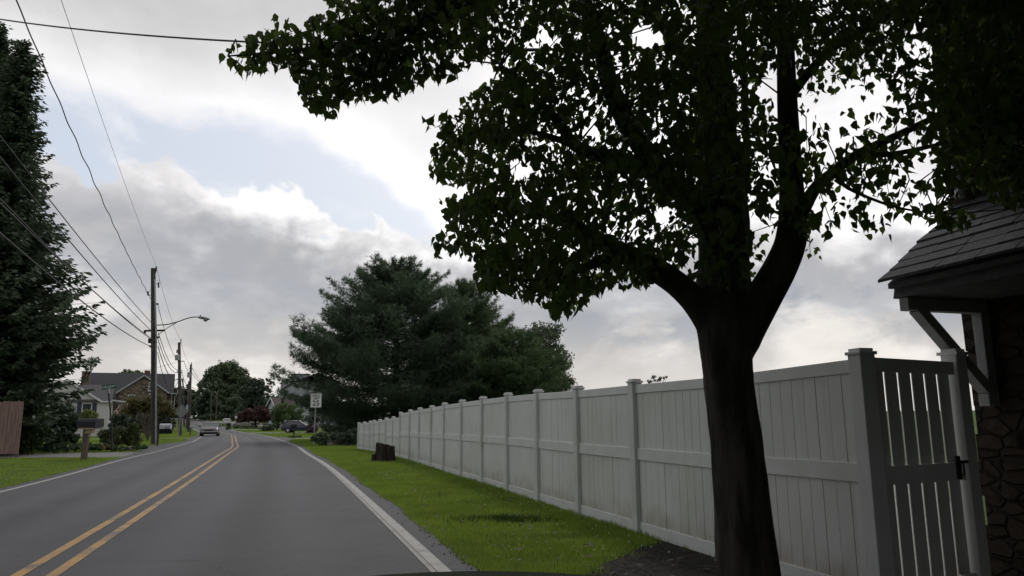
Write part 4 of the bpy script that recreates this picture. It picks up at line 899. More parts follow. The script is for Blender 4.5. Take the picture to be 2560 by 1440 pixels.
wd = blobtree('far_wood', 'solid mass of woodland behind the bend of the road', 'woodland', gnd(560, 330), [(x, 1015 + (i % 3) * 4, 36, 36) for i, x in enumerate(range(400, 800, 34))], 330, 16000, 1.4, M['dark_cedar'], None, 61, lump=22)
for o in [wd] : o['kind'] = 'stuff'

# added unseen tree, just behind and right of the viewpoint: its canopy shades the near verge, fence and house front
T2 = thing('street_tree', 'unseen tree added behind the viewing car to shade the fence and house', 'tree', (3.3, -2.6, 0))
b = MB(); b.tube([(3.3, -2.6, -.2), (3.32, -2.6, 1.2), (3.3, -2.55, 2.4), (3.25, -2.3, 4.2), (3.2, -2.2, 6.5)], [.28, .2, .19, .14, .04], 14)
g_ = np.random.default_rng(77); LP2 = []
for k in range(16):
    a = g_.uniform(0, 2 * PI); l = g_.uniform(1.6, 3.6); e = (3.3 + math.cos(a) * l, -2.4 + math.sin(a) * l, g_.uniform(3.4, 6.5)); b.tube([(3.3, -2.5, g_.uniform(2.3, 4)), ((3.3 + e[0]) / 2, (-2.5 + e[1]) / 2, e[2] - .2), e], [.08, .045, .01], 6)
part('trunk', b, M['bark'], T2, smooth=True)
n = 20000; u_ = unit(g_.normal(0, 1, (n, 3))) * (g_.uniform(.25, 1, n) ** .4)[:, None]
c = np.array([1.9, -1.2, 4.9]) + u_ * np.array([6.2, 5.4, 2.0]); px_, py_ = proj(c + [0, 0, -.15]); vis = (c[:, 1] > .3) & (py_ > -60) & (px_ > -100) & (px_ < 2700); c = c[~vis]; n = len(c)
tp_ = unit(np.stack([g_.normal(0, .6, n), g_.normal(0, .6, n), -g_.uniform(.3, 1.6, n)], 1)); sd_ = unit(np.cross(tp_, g_.normal(0, 1, (n, 3)))); nn_ = np.cross(sd_, tp_)
n2_ = 9000; u2_ = unit(g_.normal(0, 1, (n2_, 3))) * (g_.uniform(.2, 1, n2_) ** .4)[:, None]; c2_ = np.array([2.2, -4.6, 3.6]) + u2_ * np.array([4.6, 3.4, 2.5])  # extra low leaves, added to block light from behind
c2_ = c2_[(c2_[:, 1] < -1.2) & (c2_[:, 2] > 1.6)]; c = np.concatenate([c, c2_]); n = len(c)
tp_ = unit(np.stack([g_.normal(0, .6, n), g_.normal(0, .6, n), -g_.uniform(.3, 1.6, n)], 1)); sd_ = unit(np.cross(tp_, g_.normal(0, 1, (n, 3)))); nn_ = np.cross(sd_, tp_)
V = leafverts(c, tp_, sd_, nn_, g_.uniform(.14, .26, n)); base_ = (np.arange(n) * 10)[:, None]
mesh_np('crown', V - np.array(T2.location), [np.concatenate([base_ + np.array(q)[None] for q in ((0, 1, 2), (0, 2, 3), (4, 7, 5), (5, 8, 6), (7, 9, 5), (5, 9, 8))]), np.concatenate([base_ + np.array(q)[None] for q in ((1, 4, 5, 2), (2, 5, 6, 3))])], M['leaf'], T2)

blobtree('hedge', 'dark boundary hedge behind the pines, seen only through gaps under their boughs', 'hedge', gnd(1050, 84), [(x, 1040 - (i % 2) * 6, 40, 26) for i, x in enumerate(range(800, 1460, 55))], 84, 12000, .3, M['dark_cedar'], None, 62, lump=20)

# unseen tall trees added across the street behind the viewpoint: out of the frame, they shade the near road, fence and gate
for i, (x0, y0, hh, rr_, lab) in enumerate([(-15.5, 4.5, 12, 5.2, 'unseen tree added for shade across the street, nearest the red board fence'), (-12.5, -6, 13, 5.6, 'unseen tree added for shade across the street, diagonally behind the viewing car'), (-4.5, -15, 13, 6.2, 'unseen tree added for shade straight behind the viewing car')]):
    r3 = thing('added_shade_tree', lab, 'tree', (x0, y0, 0)); gg = np.random.default_rng(200 + i)
    n = 5200; u_ = unit(gg.normal(0, 1, (n, 3))) * (gg.uniform(.2, 1, n) ** .4)[:, None]; P3 = u_ * np.array([rr_, rr_, hh * .46]) + np.array([0, 0, hh * .55])
    a = unit(gg.normal(0, 1, (n, 3))); b_ = unit(np.cross(a, gg.normal(0, 1, (n, 3)))); L = gg.uniform(.3, .65, n)[:, None]
    V = np.stack([P3 - a * L * .5, P3 + b_ * L * .35, P3 + a * L * .5, P3 - b_ * L * .35], 1).reshape(-1, 3)
    mesh_np('crown', V, [np.arange(len(V)).reshape(-1, 4)], M['decid'], r3)
    obj('trunk', MB().tube([(0, 0, -.2), (.1, 0, hh * .3), (0, .1, hh * .8)], [.35, .25, .06], 10), M['bark_far'], r3)
# ------------------------------------------------------------------ houses on the left
def siding_wall(b, p, q, z0, z1, th=.02, step=.2, top=None):
    """clapboard wall from p to q (2-D, local), outward normal to the right of p->q"""
    d = (q - p); L = d.length; d.normalize(); n = Vector((d.y, -d.x)); z = z0
    while z < z1 - .01:
        h = min(step, z1 - z); w0, w1 = (0, L) if top is None else top(z, z + h, L)
        if w1 - w0 > .05:
            a, c = p + d * w0, p + d * w1
            b.loft([[(e.x - n.x * .08, e.y - n.y * .08, z), (e.x + n.x * th, e.y + n.y * th, z), (e.x + n.x * .004, e.y + n.y * .004, z + h), (e.x - n.x * .08, e.y - n.y * .08, z + h)] for e in (a, c)])
        z += h
    return b
def window(parent, c, w, h, rz, shutters=False, name='window', loc=None):
    """c: centre on wall face (parent coordinates), rz: wall direction"""
    q = Matrix.Rotation(rz, 3, 'Z'); fw = .09
    b = MB()
    for dx, dz, ww, hh in ((0, h / 2 - fw / 2, w, fw), (0, -h / 2 + fw / 2, w, fw), (-w / 2 + fw / 2, 0, fw, h - 2 * fw), (w / 2 - fw / 2, 0, fw, h - 2 * fw), (0, 0, w - 2 * fw, .05)):
        b.box(Vector(c) + q @ Vector((dx, -.04, dz)), (ww, .07, hh), M_=q)
    b.box(Vector(c) + q @ Vector((0, -.05, -h / 2 - .04)), (w + .12, .12, .07), M_=q)
    wn = obj('window', b, M['trim'], parent)
    obj('pane', MB().box(Vector(c) + q @ Vector((0, -.02, 0)), (w - 2 * fw, .02, h - 2 * fw), M_=q), M['glass'], wn)
    if shutters:
        for s in (-1, 1): obj('shutter', MB().box(Vector(c) + q @ Vector((s * (w / 2 + .24), -.035, 0)), (.44, .05, h + .1), M_=q), M['shutter'], parent, bevel=.01)
    return wn
V2 = lambda x, y: Vector((x, y))
wl = gnd(268, 85); zE1 = at(268, 1002, 85).z; zP = at(205, 955, 85).z + .1
wh = thing('white_house', 'white clapboard house with blue shutters and a grey shingle roof behind the spruce', 'house', wl, R(24.8))
b = MB(); D = 6.5; W_ = 9.0; gw = 3.7
siding_wall(b, V2(-W_, 0), V2(0, 0), 0, zE1); siding_wall(b, V2(0, 0), V2(0, D), 0, zE1)
gx0, gx1 = -W_ + 1.3, -.95; gc = (gx0 + gx1) / 2; zk = lambda z: (zP - z) / (zP - zE1) * (gx1 - gx0) / 2
siding_wall(b, V2(-W_, 0), V2(0, 0), zE1, zP - .05, top=lambda z, z2, L: (gc - max(0, zk(z2)) + W_, gc + max(0, zk(z2)) + W_))
rz_ = at(256, 966, 88).z
siding_wall(b, V2(0, 0), V2(0, D), zE1, rz_ - .05, top=lambda z, z2, L: (D / 2 * (z2 - zE1) / (rz_ - zE1), D - D / 2 * (z2 - zE1) / (rz_ - zE1)))
b.box((-W_ / 2, D / 2, zE1 / 2), (W_ - .2, D - .2, zE1 - .02)); b.loft([[(x, .1, zE1), (x, D - .1, zE1), (x, D / 2, rz_ - .1)] for x in (-W_ + .1, -.1)]); b.loft([[(gx0 + .1, y, zE1), (gx1 - .1, y, zE1), (gc, y, zP - .12)] for y in (.03, D / 2)])
obj('wall', b, M['siding'], wh)
b = MB(); e = .3; sl_ = (rz_ - zE1) / (D / 2)
for sgn in (1, -1):
    y0, y1 = (-e, D / 2) if sgn == 1 else (D + e, D / 2)
    b.loft([[(x, y0, zE1 - e * sl_ + .02), (x, y1, rz_ + .02), (x, y1, rz_ + .14), (x, y0, zE1 - e * sl_ + .14)] for x in (-W_ - .25, .3)])
sg = (zP - zE1) / ((gx1 - gx0) / 2)
for sgn in (-1, 1):
    xo = gx0 - e if sgn < 0 else gx1 + e
    b.loft([[(xo, y, zE1 - e * sg + .03), (gc, y, zP + .03), (gc, y, zP + .17), (xo, y, zE1 - e * sg + .17)] for y in (-.3, D / 2)])
obj('roof', b, M['greyroof'], wh)
b = MB()
for sgn in (-1, 1):
    xo = gx0 - e if sgn < 0 else gx1 + e
    b.beam((xo, -.315, zE1 - e * sg + .04), (gc, -.315, zP + .05), .03, .22)
b.box((-.35 + .15, -.33, zE1 - e * sl_ + .05), (1.1, .05, .16)); b.box((.02, .0, zE1 / 2), (.14, .14, zE1))
obj('trim', b, M['trim'], wh)
def loc_of(root, p): return Matrix.Rotation(-root.rotation_euler.z, 3, 'Z') @ (Vector(p) - root.location)
lw = loc_of(wh, at(213, 1028, 85.5)); window(wh, (-2.15, -.02, lw.z), 1.0, 1.75, 0, True)
window(wh, (.02, 2.6, lw.z), 1.0, 1.75, PI / 2, False)
b = MB(); pz = at(285, 1008, 88).z
b.loft([[(0.05, y, pz + .25), (2.3, y, pz - .02), (2.3, y, pz + .12), (.05, y, pz + .4)] for y in (2.0, 6.2)]); b.box((2.25, 4.1, pz - .06), (.14, 4.2, .16))
pr_ = obj('porch_roof', b, M['trim'], wh)
for y in (2.15, 6.0): obj('porch_post', MB().box((2.15, y, (pz - .1) / 2), (.14, .14, pz - .1)), M['trim'], wh)
b = MB(); b.box((1.2, 4.1, .25), (2.3, 4.2, .5)); obj('porch_floor', b, M['concrete'], wh)
# flag on the porch post
fl = thing('flag', 'american flag hanging from a short slanted pole on the white house porch', 'flag', at(300, 1012, 86))
A_ = loc_of(fl, at(300, 1013, 86)); B_ = loc_of(fl, at(284, 1032, 85.3))
obj('flagpole', MB().tube([A_, A_ + (B_ - A_) * 1.15], .022, 6), M['trim'], fl)
T1, T2 = loc_of(fl, at(287, 1028, 85.4)), loc_of(fl, at(294, 1025, 85.6)); dn = loc_of(fl, at(303, 1054, 85.3)) - loc_of(fl, at(293, 1027, 85.4))
b = MB(); nu, nv = 13, 14
for j in range(nv + 1):
    for i in range(nu + 1):
        u, v_ = i / nu, j / nv; p = T1 + (T2 - T1) * u * (1 - .15 * v_) + dn * v_ + Vector((.05 * math.sin(u * 7 + v_ * 4), .12 * math.sin(u * 9 + v_ * 5) * (.3 + v_), .03 * math.sin(u * 6)))
        b.v.append(tuple(p))
for j in range(nv):
    for i in range(nu):
        a = j * (nu + 1) + i; b.f.append((a, a + 1, a + nu + 2, a + nu + 1)); b.mi.append(2 if (j >= 9 and i >= 6) else (i % 2))
cl = obj('cloth', b, [M['flagred'], M['flagwhite'], M['flagblue']], fl, smooth=True)
so_ = cl.modifiers.new('thick', 'SOLIDIFY'); so_.thickness = .01

# fieldstone house
def fieldmat():
    m, t, b = newmat('tan_fieldstone'); tc = t.new('ShaderNodeTexCoord'); mp = t.new('ShaderNodeMapping'); mp.inputs['Scale'].default_value = (1, 1, 2); t.put(mp.inputs[0], tc.outputs['Object'])
    v = t.new('ShaderNodeTexVoronoi'); t.put(v.inputs['Vector'], mp.outputs[0]); v.inputs['Scale'].default_value = 2.2
    s = t.new('ShaderNodeSeparateColor'); t.put(s.inputs[0], v.outputs['Color'])
    c = t.ramp(s.outputs[0], [(0, (.12, .085, .06)), (.4, (.2, .15, .11)), (.7, (.26, .21, .16)), (1, (.15, .12, .1))])
    t.put(b.inputs['Base Color'], t.mix(t.sstep(v.outputs['Distance'], .45, .6), c, (.09, .075, .06))); b.inputs['Roughness'].default_value = .95; return m
M['field'] = fieldmat()
Yh = 108
sh = thing('fieldstone_house', 'tan fieldstone house with a long slate roof and front gable beyond the first pole', 'house', gnd(330, Yh), R(24))
L_ = lambda px, py, Y=Yh: loc_of(sh, at(px, py, Y))
xl, xr = L_(212, 980).x, L_(433, 980, Yh - 5).x; ez = L_(300, 982).z; rzh = L_(330, 936, Yh + 3).z
b = MB(); Dh = 8
b.box(((xl + xr) / 2, Dh / 2, ez / 2), (xr - xl - .5, Dh, ez)); b.loft([[(x, 0, ez), (x, Dh, ez), (x, Dh / 2, rzh - .15)] for x in (xl + .25, xr - .25)])
ga, gb_, gp_ = L_(298, 978), L_(420, 982), L_(359, 941); gm = (ga.x + gb_.x) / 2
b.box((gm, -.75, ez / 2), (gb_.x - ga.x - .3, 1.6, ez - .01)); b.loft([[(ga.x + .15, y, ez - .01), (gb_.x - .15, y, ez - .01), (gm, y, gp_.z - .1)] for y in (-1.55, 3.9)])
obj('wall', b, M['field'], sh)
b = MB(); s1 = (rzh - ez) / (Dh / 2)
for y0 in (-.35, Dh + .35): b.loft([[(x, y0, ez - .35 * s1 + .03), (x, Dh / 2, rzh + .03), (x, Dh / 2, rzh + .2), (x, y0, ez - .35 * s1 + .2)] for x in (xl, xr)])
for xo, sg_ in ((ga.x - .2, 1), (gb_.x + .2, -1)): b.loft([[(xo, y, ez - .2), (gm, y, gp_.z + .02), (gm, y, gp_.z + .2), (xo, y, ez - .02)] for y in (-1.85, 3.9)])
rf_ = obj('roof', b, M['slate'], sh)
cz = L_(368, 925, Yh + 3)
obj('chimney', MB().box((cz.x, Dh / 2 + .2, (cz.z + rzh) / 2 - .3), (.8, .8, cz.z - rzh + .6)), M['brick'], sh, bevel=.02)
c2_ = L_(217, 934); obj('chimney', MB().box((xl + .3, -.3, c2_.z / 2), (1.0, .8, c2_.z)).box((xl + .3, -.3, c2_.z + .06), (1.15, .95, .12)), M['field'], sh)
b = MB()
for xo in (ga.x - .2, gb_.x + .2): b.beam((xo, -1.88, ez - .12), (gm, -1.88, gp_.z + .09), .05, .2)
b.box((ga.x - .3, -.5, ez - .16), (.9, .3, .14)); b.box((gb_.x + .5, -.45, ez - .1), (1.5, .2, .16)); obj('trim', b, M['conduit'], sh)
w1 = L_(381, 967); window(sh, (w1.x, -1.57, w1.z), .95, 1.2, 0); w2 = L_(381, 996); window(sh, (w2.x, -1.57, w2.z), .95, 1.4, 0); w3 = L_(330, 1000); window(sh, (w3.x, -1.57, w3.z), .95, 1.4, 0)
obj('downspout', MB().tube([(gb_.x + 1.2, -.4, ez - .2), (gb_.x + .9, -.15, ez - .7), (gb_.x + .9, -.15, .2)], .06, 6), M['conduit'], sh)

# ------------------------------------------------------------------ houses on the right
A2, B2 = V2(-62, 198), V2(-44.5, 152); d2 = (B2 - A2); L2 = d2.length; rz2 = math.atan2(d2.y, d2.x)
th_ = thing('town_house', 'long grey town house block with dormers on its roof behind the pines', 'house', (A2.x, A2.y, gz(190)), rz2)
zg = gz(190); z_e, z_t = 8.7 - zg + .8, 11.2 - zg
b = MB(); siding_wall(b, V2(0, 0), V2(L2, 0), -3, z_e, step=.5); siding_wall(b, V2(0, 9), V2(0, 0), -3, z_e, step=.5); b.box((L2 / 2, 4.5, (z_e - 3) / 2), (L2 - .2, 8.8, z_e + 3 - .02)); obj('wall', b, M['greysiding'], th_)
b = MB(); b.loft([[(x, -.4, z_e - .1), (x, 4.5, z_t + .1), (x, 9.4, z_e - .1), (x, 9.4, z_e + .1), (x, 4.5, z_t + .3), (x, -.4, z_e + .1)] for x in (-.3, L2 + .3)]); obj('roof', b, M['greyroof'], th_)
for k in range(5):
    x = 3 + k * 9.5
    b = MB().box((x, 1.9, z_e + 1.0), (4.4, 3.2, 1.9)); dm = obj('dormer', b, M['greysiding'], th_)
    b = MB().box((x, 1.8, z_e + 2.03), (4.9, 3.8, .16)); obj('dormer_roof', b, M['greyroof'], dm)
    for s in (-1, 1): window(th_, (x + s * 1.0, .28, z_e + 1.0), 1.1, 1.5, 0)
    for s in (-2.4, 1.6):
        for zz in (z_e - 1.6, z_e - 4.6): window(th_, (x + s, -.03, zz), 1.1, 1.8, 0)
window(th_, (-.03, 4, z_e - 1.5), 1.2, 1.6, -PI / 2)
bl = gnd(690, 150)
bh = thing('cottage', 'small pale cottage with a brown shingle roof below the grey town houses', 'house', bl, R(40))
lz = lambda px, py: loc_of(bh, at(px, py, 150))
e1, p1 = lz(690, 1012).z, lz(682, 996).z
b = MB(); b.box((2.6, 0, e1 / 2), (7.2, 3.4, e1)); b.loft([[(x, -1.7, e1), (x, 1.7, e1), (x, 0, p1 - .1)] for x in (-1, 6.2)]); obj('wall', b, M['palesiding'], bh)
b = MB()
for s in (-1, 1): b.loft([[(x, s * 2.0, e1 - .3), (x, 0, p1), (x, 0, p1 + .16), (x, s * 2.0, e1 - .14)] for x in (-1.4, 6.5)])
obj('roof', b, M['brownroof'], bh)
b = MB()
for s in (-1, 1): b.beam((-1.43, s * 2.0, e1 - .2), (-1.43, 0, p1 + .1), .05, .22)
obj('trim', b, M['trim'], bh)
window(bh, (-1.0, -.7, e1 * .6), .8, 1.4, -PI / 2); window(bh, (-1.0, .7, e1 * .6), .8, 1.4, -PI / 2); window(bh, (2.5, -1.72, e1 * .6), 1.0, 1.3, 0)

# ------------------------------------------------------------------ utility poles
def upole(label, px, Y, top, r0=.17, r1=.12, name='utility_pole', mat='pole', group=None):
    base = gnd(px, Y); root = thing(name, label, 'pole', base, group=group); t_ = at(top[0], top[1], Y)
    part('pole', MB().tube([base - Vector((0, 0, .3)), (base + t_) / 2, t_], [r0, (r0 + r1) / 2, r1], 14), M[mat], root, smooth=False)
    return root
P = lambda px, py, Y=49: at(px, py, Y)
u1 = upole('nearest utility pole with a street lamp arm and crossarm on the left lawn', 390, 49, (383, 671), .2, .15)
part('conduit', MB().tube([gnd(396, 49) + Vector((.02, -.2, 0)), P(394, 840) + Vector((0, -.2, 0)), P(390, 700) + Vector((0, -.17, 0))], .055, 8), M['conduit'], u1)
b = MB().beam(P(362, 827), P(412, 826), .1, .12); b.box(P(362, 830), (.1, .14, .2)); part('crossarm', b, M['pole'], u1)
arm = part('lamp_arm', MB().tube(refine([P(392, 813), P(418, 811), P(444, 804.5), P(465, 797), P(482, 793), P(497, 792.5)], [.035] * 6)[0], .035, 8).tube([P(394, 838), P(418, 820), P(442, 806)], .022, 6), M['darkmetal'], u1)
b = MB(); rings = []
for t, w, zt, zb in ((0, .05, .05, -.05), (.15, .09, .08, -.1), (.4, .14, .09, -.12), (.65, .15, .07, -.13), (.85, .11, .02, -.12), (.98, .04, -.05, -.1)):
    c = P(495, 793) + (P(525, 796) - P(495, 793)) * t
    rings.append([c + Vector((0, w * math.cos(a), (zt if math.sin(a) > 0 else -zb) * math.sin(a))) for a in [2 * PI * k / 10 for k in range(10)]])
lamp = part('street_lamp', b.loft(rings), M['galv'], u1, smooth=True)
b = MB(); c = P(514, 798.5); b.tube([c + Vector((0, 0, .02)), c + Vector((0, 0, -.06)), c + Vector((0, 0, -.12)), c + Vector((0, 0, -.15))], [.15, .14, .1, .03], 10)
part('lamp_lens', b, M['lens'], u1, lamp, smooth=True)
part('photocell', MB().tube([P(501, 790), P(501, 788)], .05, 8), M['darkmetal'], u1, lamp)
def insulator(root, c, h=.22, r=.06):
    c = Vector(c); return part('insulator', MB().tube([c, c + Vector((0, 0, h * .3)), c + Vector((0, 0, h * .35)), c + Vector((0, 0, h * .6)), c + Vector((0, 0, h * .65)), c + Vector((0, 0, h))], [r * .5, r * .5, r, r * .6, r, r * .5], 8), M['insul'], root)
insulator(u1, P(389.5, 682), .45, .07)
b = MB().tube([P(390, 710), P(396, 710)], .02, 6).tube([P(396.5, 719), P(396, 706)], [.06, .05], 8).tube([P(380, 738), P(371, 737)], .02, 6).tube([P(370.5, 739), P(369.5, 729)], [.05, .07], 8).tube([P(372, 731), P(378, 722)], .01, 4).tube([P(392, 702), P(398, 700), P(399, 710)], .01, 4)
part('cutout', b, M['insul'], u1)
b = MB().box(P(378, 852), (.3, .25, .3)).box(P(379, 866), (.22, .2, .12)).box(P(394, 843), (.16, .2, .12)).box(P(393, 760), (.12, .2, .1)); part('bracket', b, M['darkmetal'], u1)
u2 = upole('second utility pole with a grey transformer can behind the diamond sign', 452.5, 83, (448, 856), .2, .15)
Q = lambda px, py: at(px, py, 83)
part('transformer', MB().tube([Q(446.5, 901) + Vector((0, -.35, 0)), Q(446.5, 889) + Vector((0, -.35, 0)), Q(446.5, 888) + Vector((0, -.35, 0))], [.24, .24, .2], 12), M['galv'], u2)
part('bracket', MB().box(Q(449, 930), (.55, .3, .12)).box(Q(449, 926), (.5, .3, .06)).box(Q(450, 948), (.6, .3, .12)), M['galv'], u2)
insulator(u2, Q(452, 858), .5, .07); part('cutout', MB().tube([Q(442, 882), Q(443, 874)], [.09, .06], 8).tube([Q(442.5, 877), Q(448, 877)], .02, 5).tube([Q(446, 884), Q(446, 880)], .08, 8), M['insul'], u2)
part('crossarm', MB().beam(Q(447, 903), Q(461, 903), .07, .09), M['galv'], u2)
u3 = upole('third utility pole with a transformer and a far street lamp by the road bend', 473, 112, (477.5, 911), .2, .15)
Q3 = lambda px, py: at(px, py, 112)
part('transformer', MB().tube([Q3(474.5, 944) + Vector((0, -.35, 0)), Q3(475, 931) + Vector((0, -.35, 0))], .24, 12), M['galv'], u3)
part('lamp_arm', MB().tube([Q3(477, 966), Q3(488, 973), Q3(500, 973), Q3(507, 972)], .03, 6), M['darkmetal'], u3)
part('street_lamp', MB().tube([Q3(505, 972.5), Q3(508, 972), Q3(514, 973)], [.08, .16, .1], 8), M['galv'], u3)
part('crossarm', MB().beam(Q3(472, 921), Q3(482, 921), .07, .09), M['galv'], u3); insulator(u3, Q3(478.5, 912), .4, .07)
upole('slim far utility pole half hidden behind the second pole', 461.5, 158, (457, 946), .18, .13)
u5 = upole('far utility pole carrying a pale blue board left of the third pole', 467, 138, (472, 953), .15, .12)
part('board', MB().box(at(469.5, 1019, 137.6), (.62, .06, .95)), M['paleblue'], u5)
upole('left one of two bare grey poles in front of the oak', 526, 226, (528.5, 982), .16, .13, mat='wood')
upole('right one of two bare grey poles in front of the oak', 538.5, 226, (544.5, 979), .16, .13, mat='wood')

def wire(label, A, B_, sag, r=.014, t0=None, mat='wire', wavy=0, n=40):
    A = Vector(A); B_ = Vector(B_)
    E = B_ if t0 is None else A + (B_ + Vector((0, 0, 4 * sag * t0 * (1 - t0))) - A) / t0
    pts = []
    for i in range(n + 1):
        t = i / n; p = A + (E - A) * t; p.z -= 4 * sag * t * (1 - t)
        if wavy: p.x += wavy * math.sin(t * 150); p.z += wavy * math.cos(t * 131)
        pts.append(p)
    o = obj('utility_wire', MB().tube(pts, r, 6), M[mat]); return tag(o, label, 'wire')
wire('thin bare wire from the top insulator of the nearest pole up to the top edge', P(391, 666), at(153, 0, 15.5), .55, .007, .6, 'wiregrey')
wire('wavy twisted black cable from the upper part of the nearest pole', P(383, 757), at(40, 0, 15.5), .95, .017, .6, wavy=.018, n=160)
wire('highest of the straight cables reaching the nearest pole at its crossarm', P(392, 821), at(0, 340, 17), .5, .016, .58)
wire('cable just under the crossarm of the nearest pole, second of the straight ones', P(392, 840), at(0, 393, 17), .6, .018, .58)
wire('upper one of the close pair of cables that crosses the dark spruce', P(377, 848), at(0, 497, 17), .6, .016, .58)
wire('lower one of the close pair of cables that crosses the dark spruce', P(393, 856), at(0, 508, 17), .6, .02, .58)
wire('lowest cable reaching the nearest pole, sagging in front of the spruce', P(376, 866), at(0, 583, 17), .8, .022, .58)
WA, WB = at(-10, 46, 14.8), at(820, 113, 9.2); WE = WA + (WA - WB) * .85 + Vector((0, 0, .55))
wire('single thick cable crossing above the road into the street tree', WE, WB, .5, .015, .78)
for (a, c, lab, sg_, r_) in (((391, 668), (452, 851), 'thin top wire between the first and second poles', .5, .012), ((394, 760), (446, 903), 'wavy cable below the top wire between the first and second poles', .6, .02),
    ((396, 832), (447, 924), 'upper of three bunched cables between the first and second poles', .7, .022), ((394, 845), (447, 930), 'middle of three bunched cables between the first and second poles', .8, .026), ((395, 866), (447, 947), 'lowest of three bunched cables between the first and second poles', .9, .03), ((394, 880), (447, 948), 'slack cable with a splice box hanging lowest between the first and second poles', 1.7, .022)):
    wire(lab, P(*a), Q(*c), sg_, r_)
for (a, c, lab, sg_, r_) in (((452, 853), (478, 910), 'thin top wire between the second and third poles', .6, .016), ((460, 904), (474, 928), 'upper cable between the second and third poles', .3, .025), ((454, 930), (474, 964), 'middle cable between the second and third poles', .5, .03), ((454, 948), (474, 976), 'lowest cable between the second and third poles', .6, .035)):
    wire(lab, Q(*a), Q3(*c), sg_, r_)
wire('service wire running left from the second pole over the slate roof', Q(446, 903), at(334, 929, 100), .2, .014)
wire('lower service wire running left from the second pole behind the first', Q(446, 946), at(372, 940, 100), .5, .014)
wire('wire running on from the third pole into the oak', Q3(481, 921), at(520, 955, 200), 1.0, .03)
wire('slack wire from the third pole toward the far lamp trees', Q3(478, 930), at(530, 962, 215), 1.2, .03)

# ------------------------------------------------------------------ signs, mailboxes, roadside things
YS_ = 44; base = gnd(785.5, YS_)
sp = thing('speed_limit_sign', 'white speed limit 25 sign on a thin steel post in front of the pines', 'sign', base)
tp = at(791, 988, YS_); cs = at(790, 1001.5, YS_)
part('post', MB().beam(base - Vector((0, 0, .3)), tp, .06, .05, up=(0, 1, 0)), M['galv'], sp)
fw_ = Vector((cs.x, cs.y, 0)).normalized(); ang = math.atan2(fw_.y, fw_.x) - PI / 2 + R(6)
q = Matrix.Rotation(ang, 3, 'Z'); lc = cs - base; f = q @ Vector((0, -1, 0))
pl = obj('sign_plate', MB().box(lc + f * .04, (.64, .012, .82), ang), M['signwhite'], sp, bevel=.004)
b = MB()
for dx, dz, w_, h_ in ((0, .385, .6, .014), (0, -.385, .6, .014), (-.295, 0, .014, .77), (.295, 0, .014, .77)): b.box(lc + f * .048 + q @ Vector((dx, 0, dz)), (w_, .006, h_), ang)
obj('sign_border', b, M['ink'], sp)
for s_, z_, sz, sx in (('SPEED', .27, .17, .95), ('LIMIT', .115, .17, .95), ('25', -.16, .42, 1.0)):
    text('lettering', s_, sz, M['ink'], sp, lc + f * .05 + Vector((0, 0, z_)), (PI / 2, 0, ang), .002, sx=sx)
Yn = 36.2; base = gnd(288, Yn); ss = thing('street_name_sign', 'leaning post with a green CHELSEA LN street name sign', 'sign', base)
tp = at(271, 975, Yn); part('post', MB().tube([base - Vector((0, 0, .2)), (base + tp) / 2 + Vector((.03, 0, 0)), tp], .04, 8), M['darkmetal'], ss)
part('post_cap', MB().tube([at(272.5, 983, Yn), at(271, 971, Yn)], .052, 8), M['galv'], ss)
cs = at(272.5, 967, Yn); lc = cs - base; ang = math.atan2(cs.y, cs.x) - PI / 2 + R(4)
tilt = Matrix.Rotation(ang, 3, 'Z') @ Matrix.Rotation(R(-9), 3, 'Y')
obj('sign_plate', MB().box(lc, (.66, .012, .215), M_=tilt), M['signgreen'], ss)
t_ = text('lettering', 'CHELSEA', .15, M['letter'], ss, lc + tilt @ Vector((-.085, -.012, 0)), tilt.to_4x4().to_euler(), .001, sx=.92); t_.rotation_euler = (tilt @ Matrix.Rotation(PI / 2, 3, 'X')).to_euler()
t_ = text('lettering', 'LN', .11, M['letter'], ss, lc + tilt @ Vector((.245, -.012, .02)), (0, 0, 0), .001, sx=.92); t_.rotation_euler = (tilt @ Matrix.Rotation(PI / 2, 3, 'X')).to_euler()
Yd = 66; base = gnd(447.5, Yd); ds = thing('diamond_sign', 'grey back of a diamond-shaped road sign in front of the second pole', 'sign', base)
cs = at(453, 1028, Yd); part('post', MB().beam(base - Vector((0, 0, .2)), at(453.5, 1011, Yd), .06, .05, up=(0, 1, 0)), M['galv'], ds)
ang = math.atan2(cs.y, cs.x) - PI / 2
b = MB().box((0, 0, 0), (.86, .014, .86)); b.xf(Matrix.Translation(cs - base + Vector((0, .06, 0))) @ Matrix.Rotation(ang, 4, 'Z') @ Matrix.Rotation(PI / 4, 4, 'Y')); obj('sign_plate', b, M['signback'], ds, bevel=.005)
base = gnd(589, 158); fs = thing('road_sign', 'tiny white road sign on a thin post left of the red-leaved maple', 'sign', base)
part('post', MB().beam(base, at(590, 1042, 158), .06, .06, up=(0, 1, 0)), M['galv'], fs); part('sign_plate', MB().box(at(590, 1043, 157.9), (.45, .02, .5)), M['signwhite'], fs)

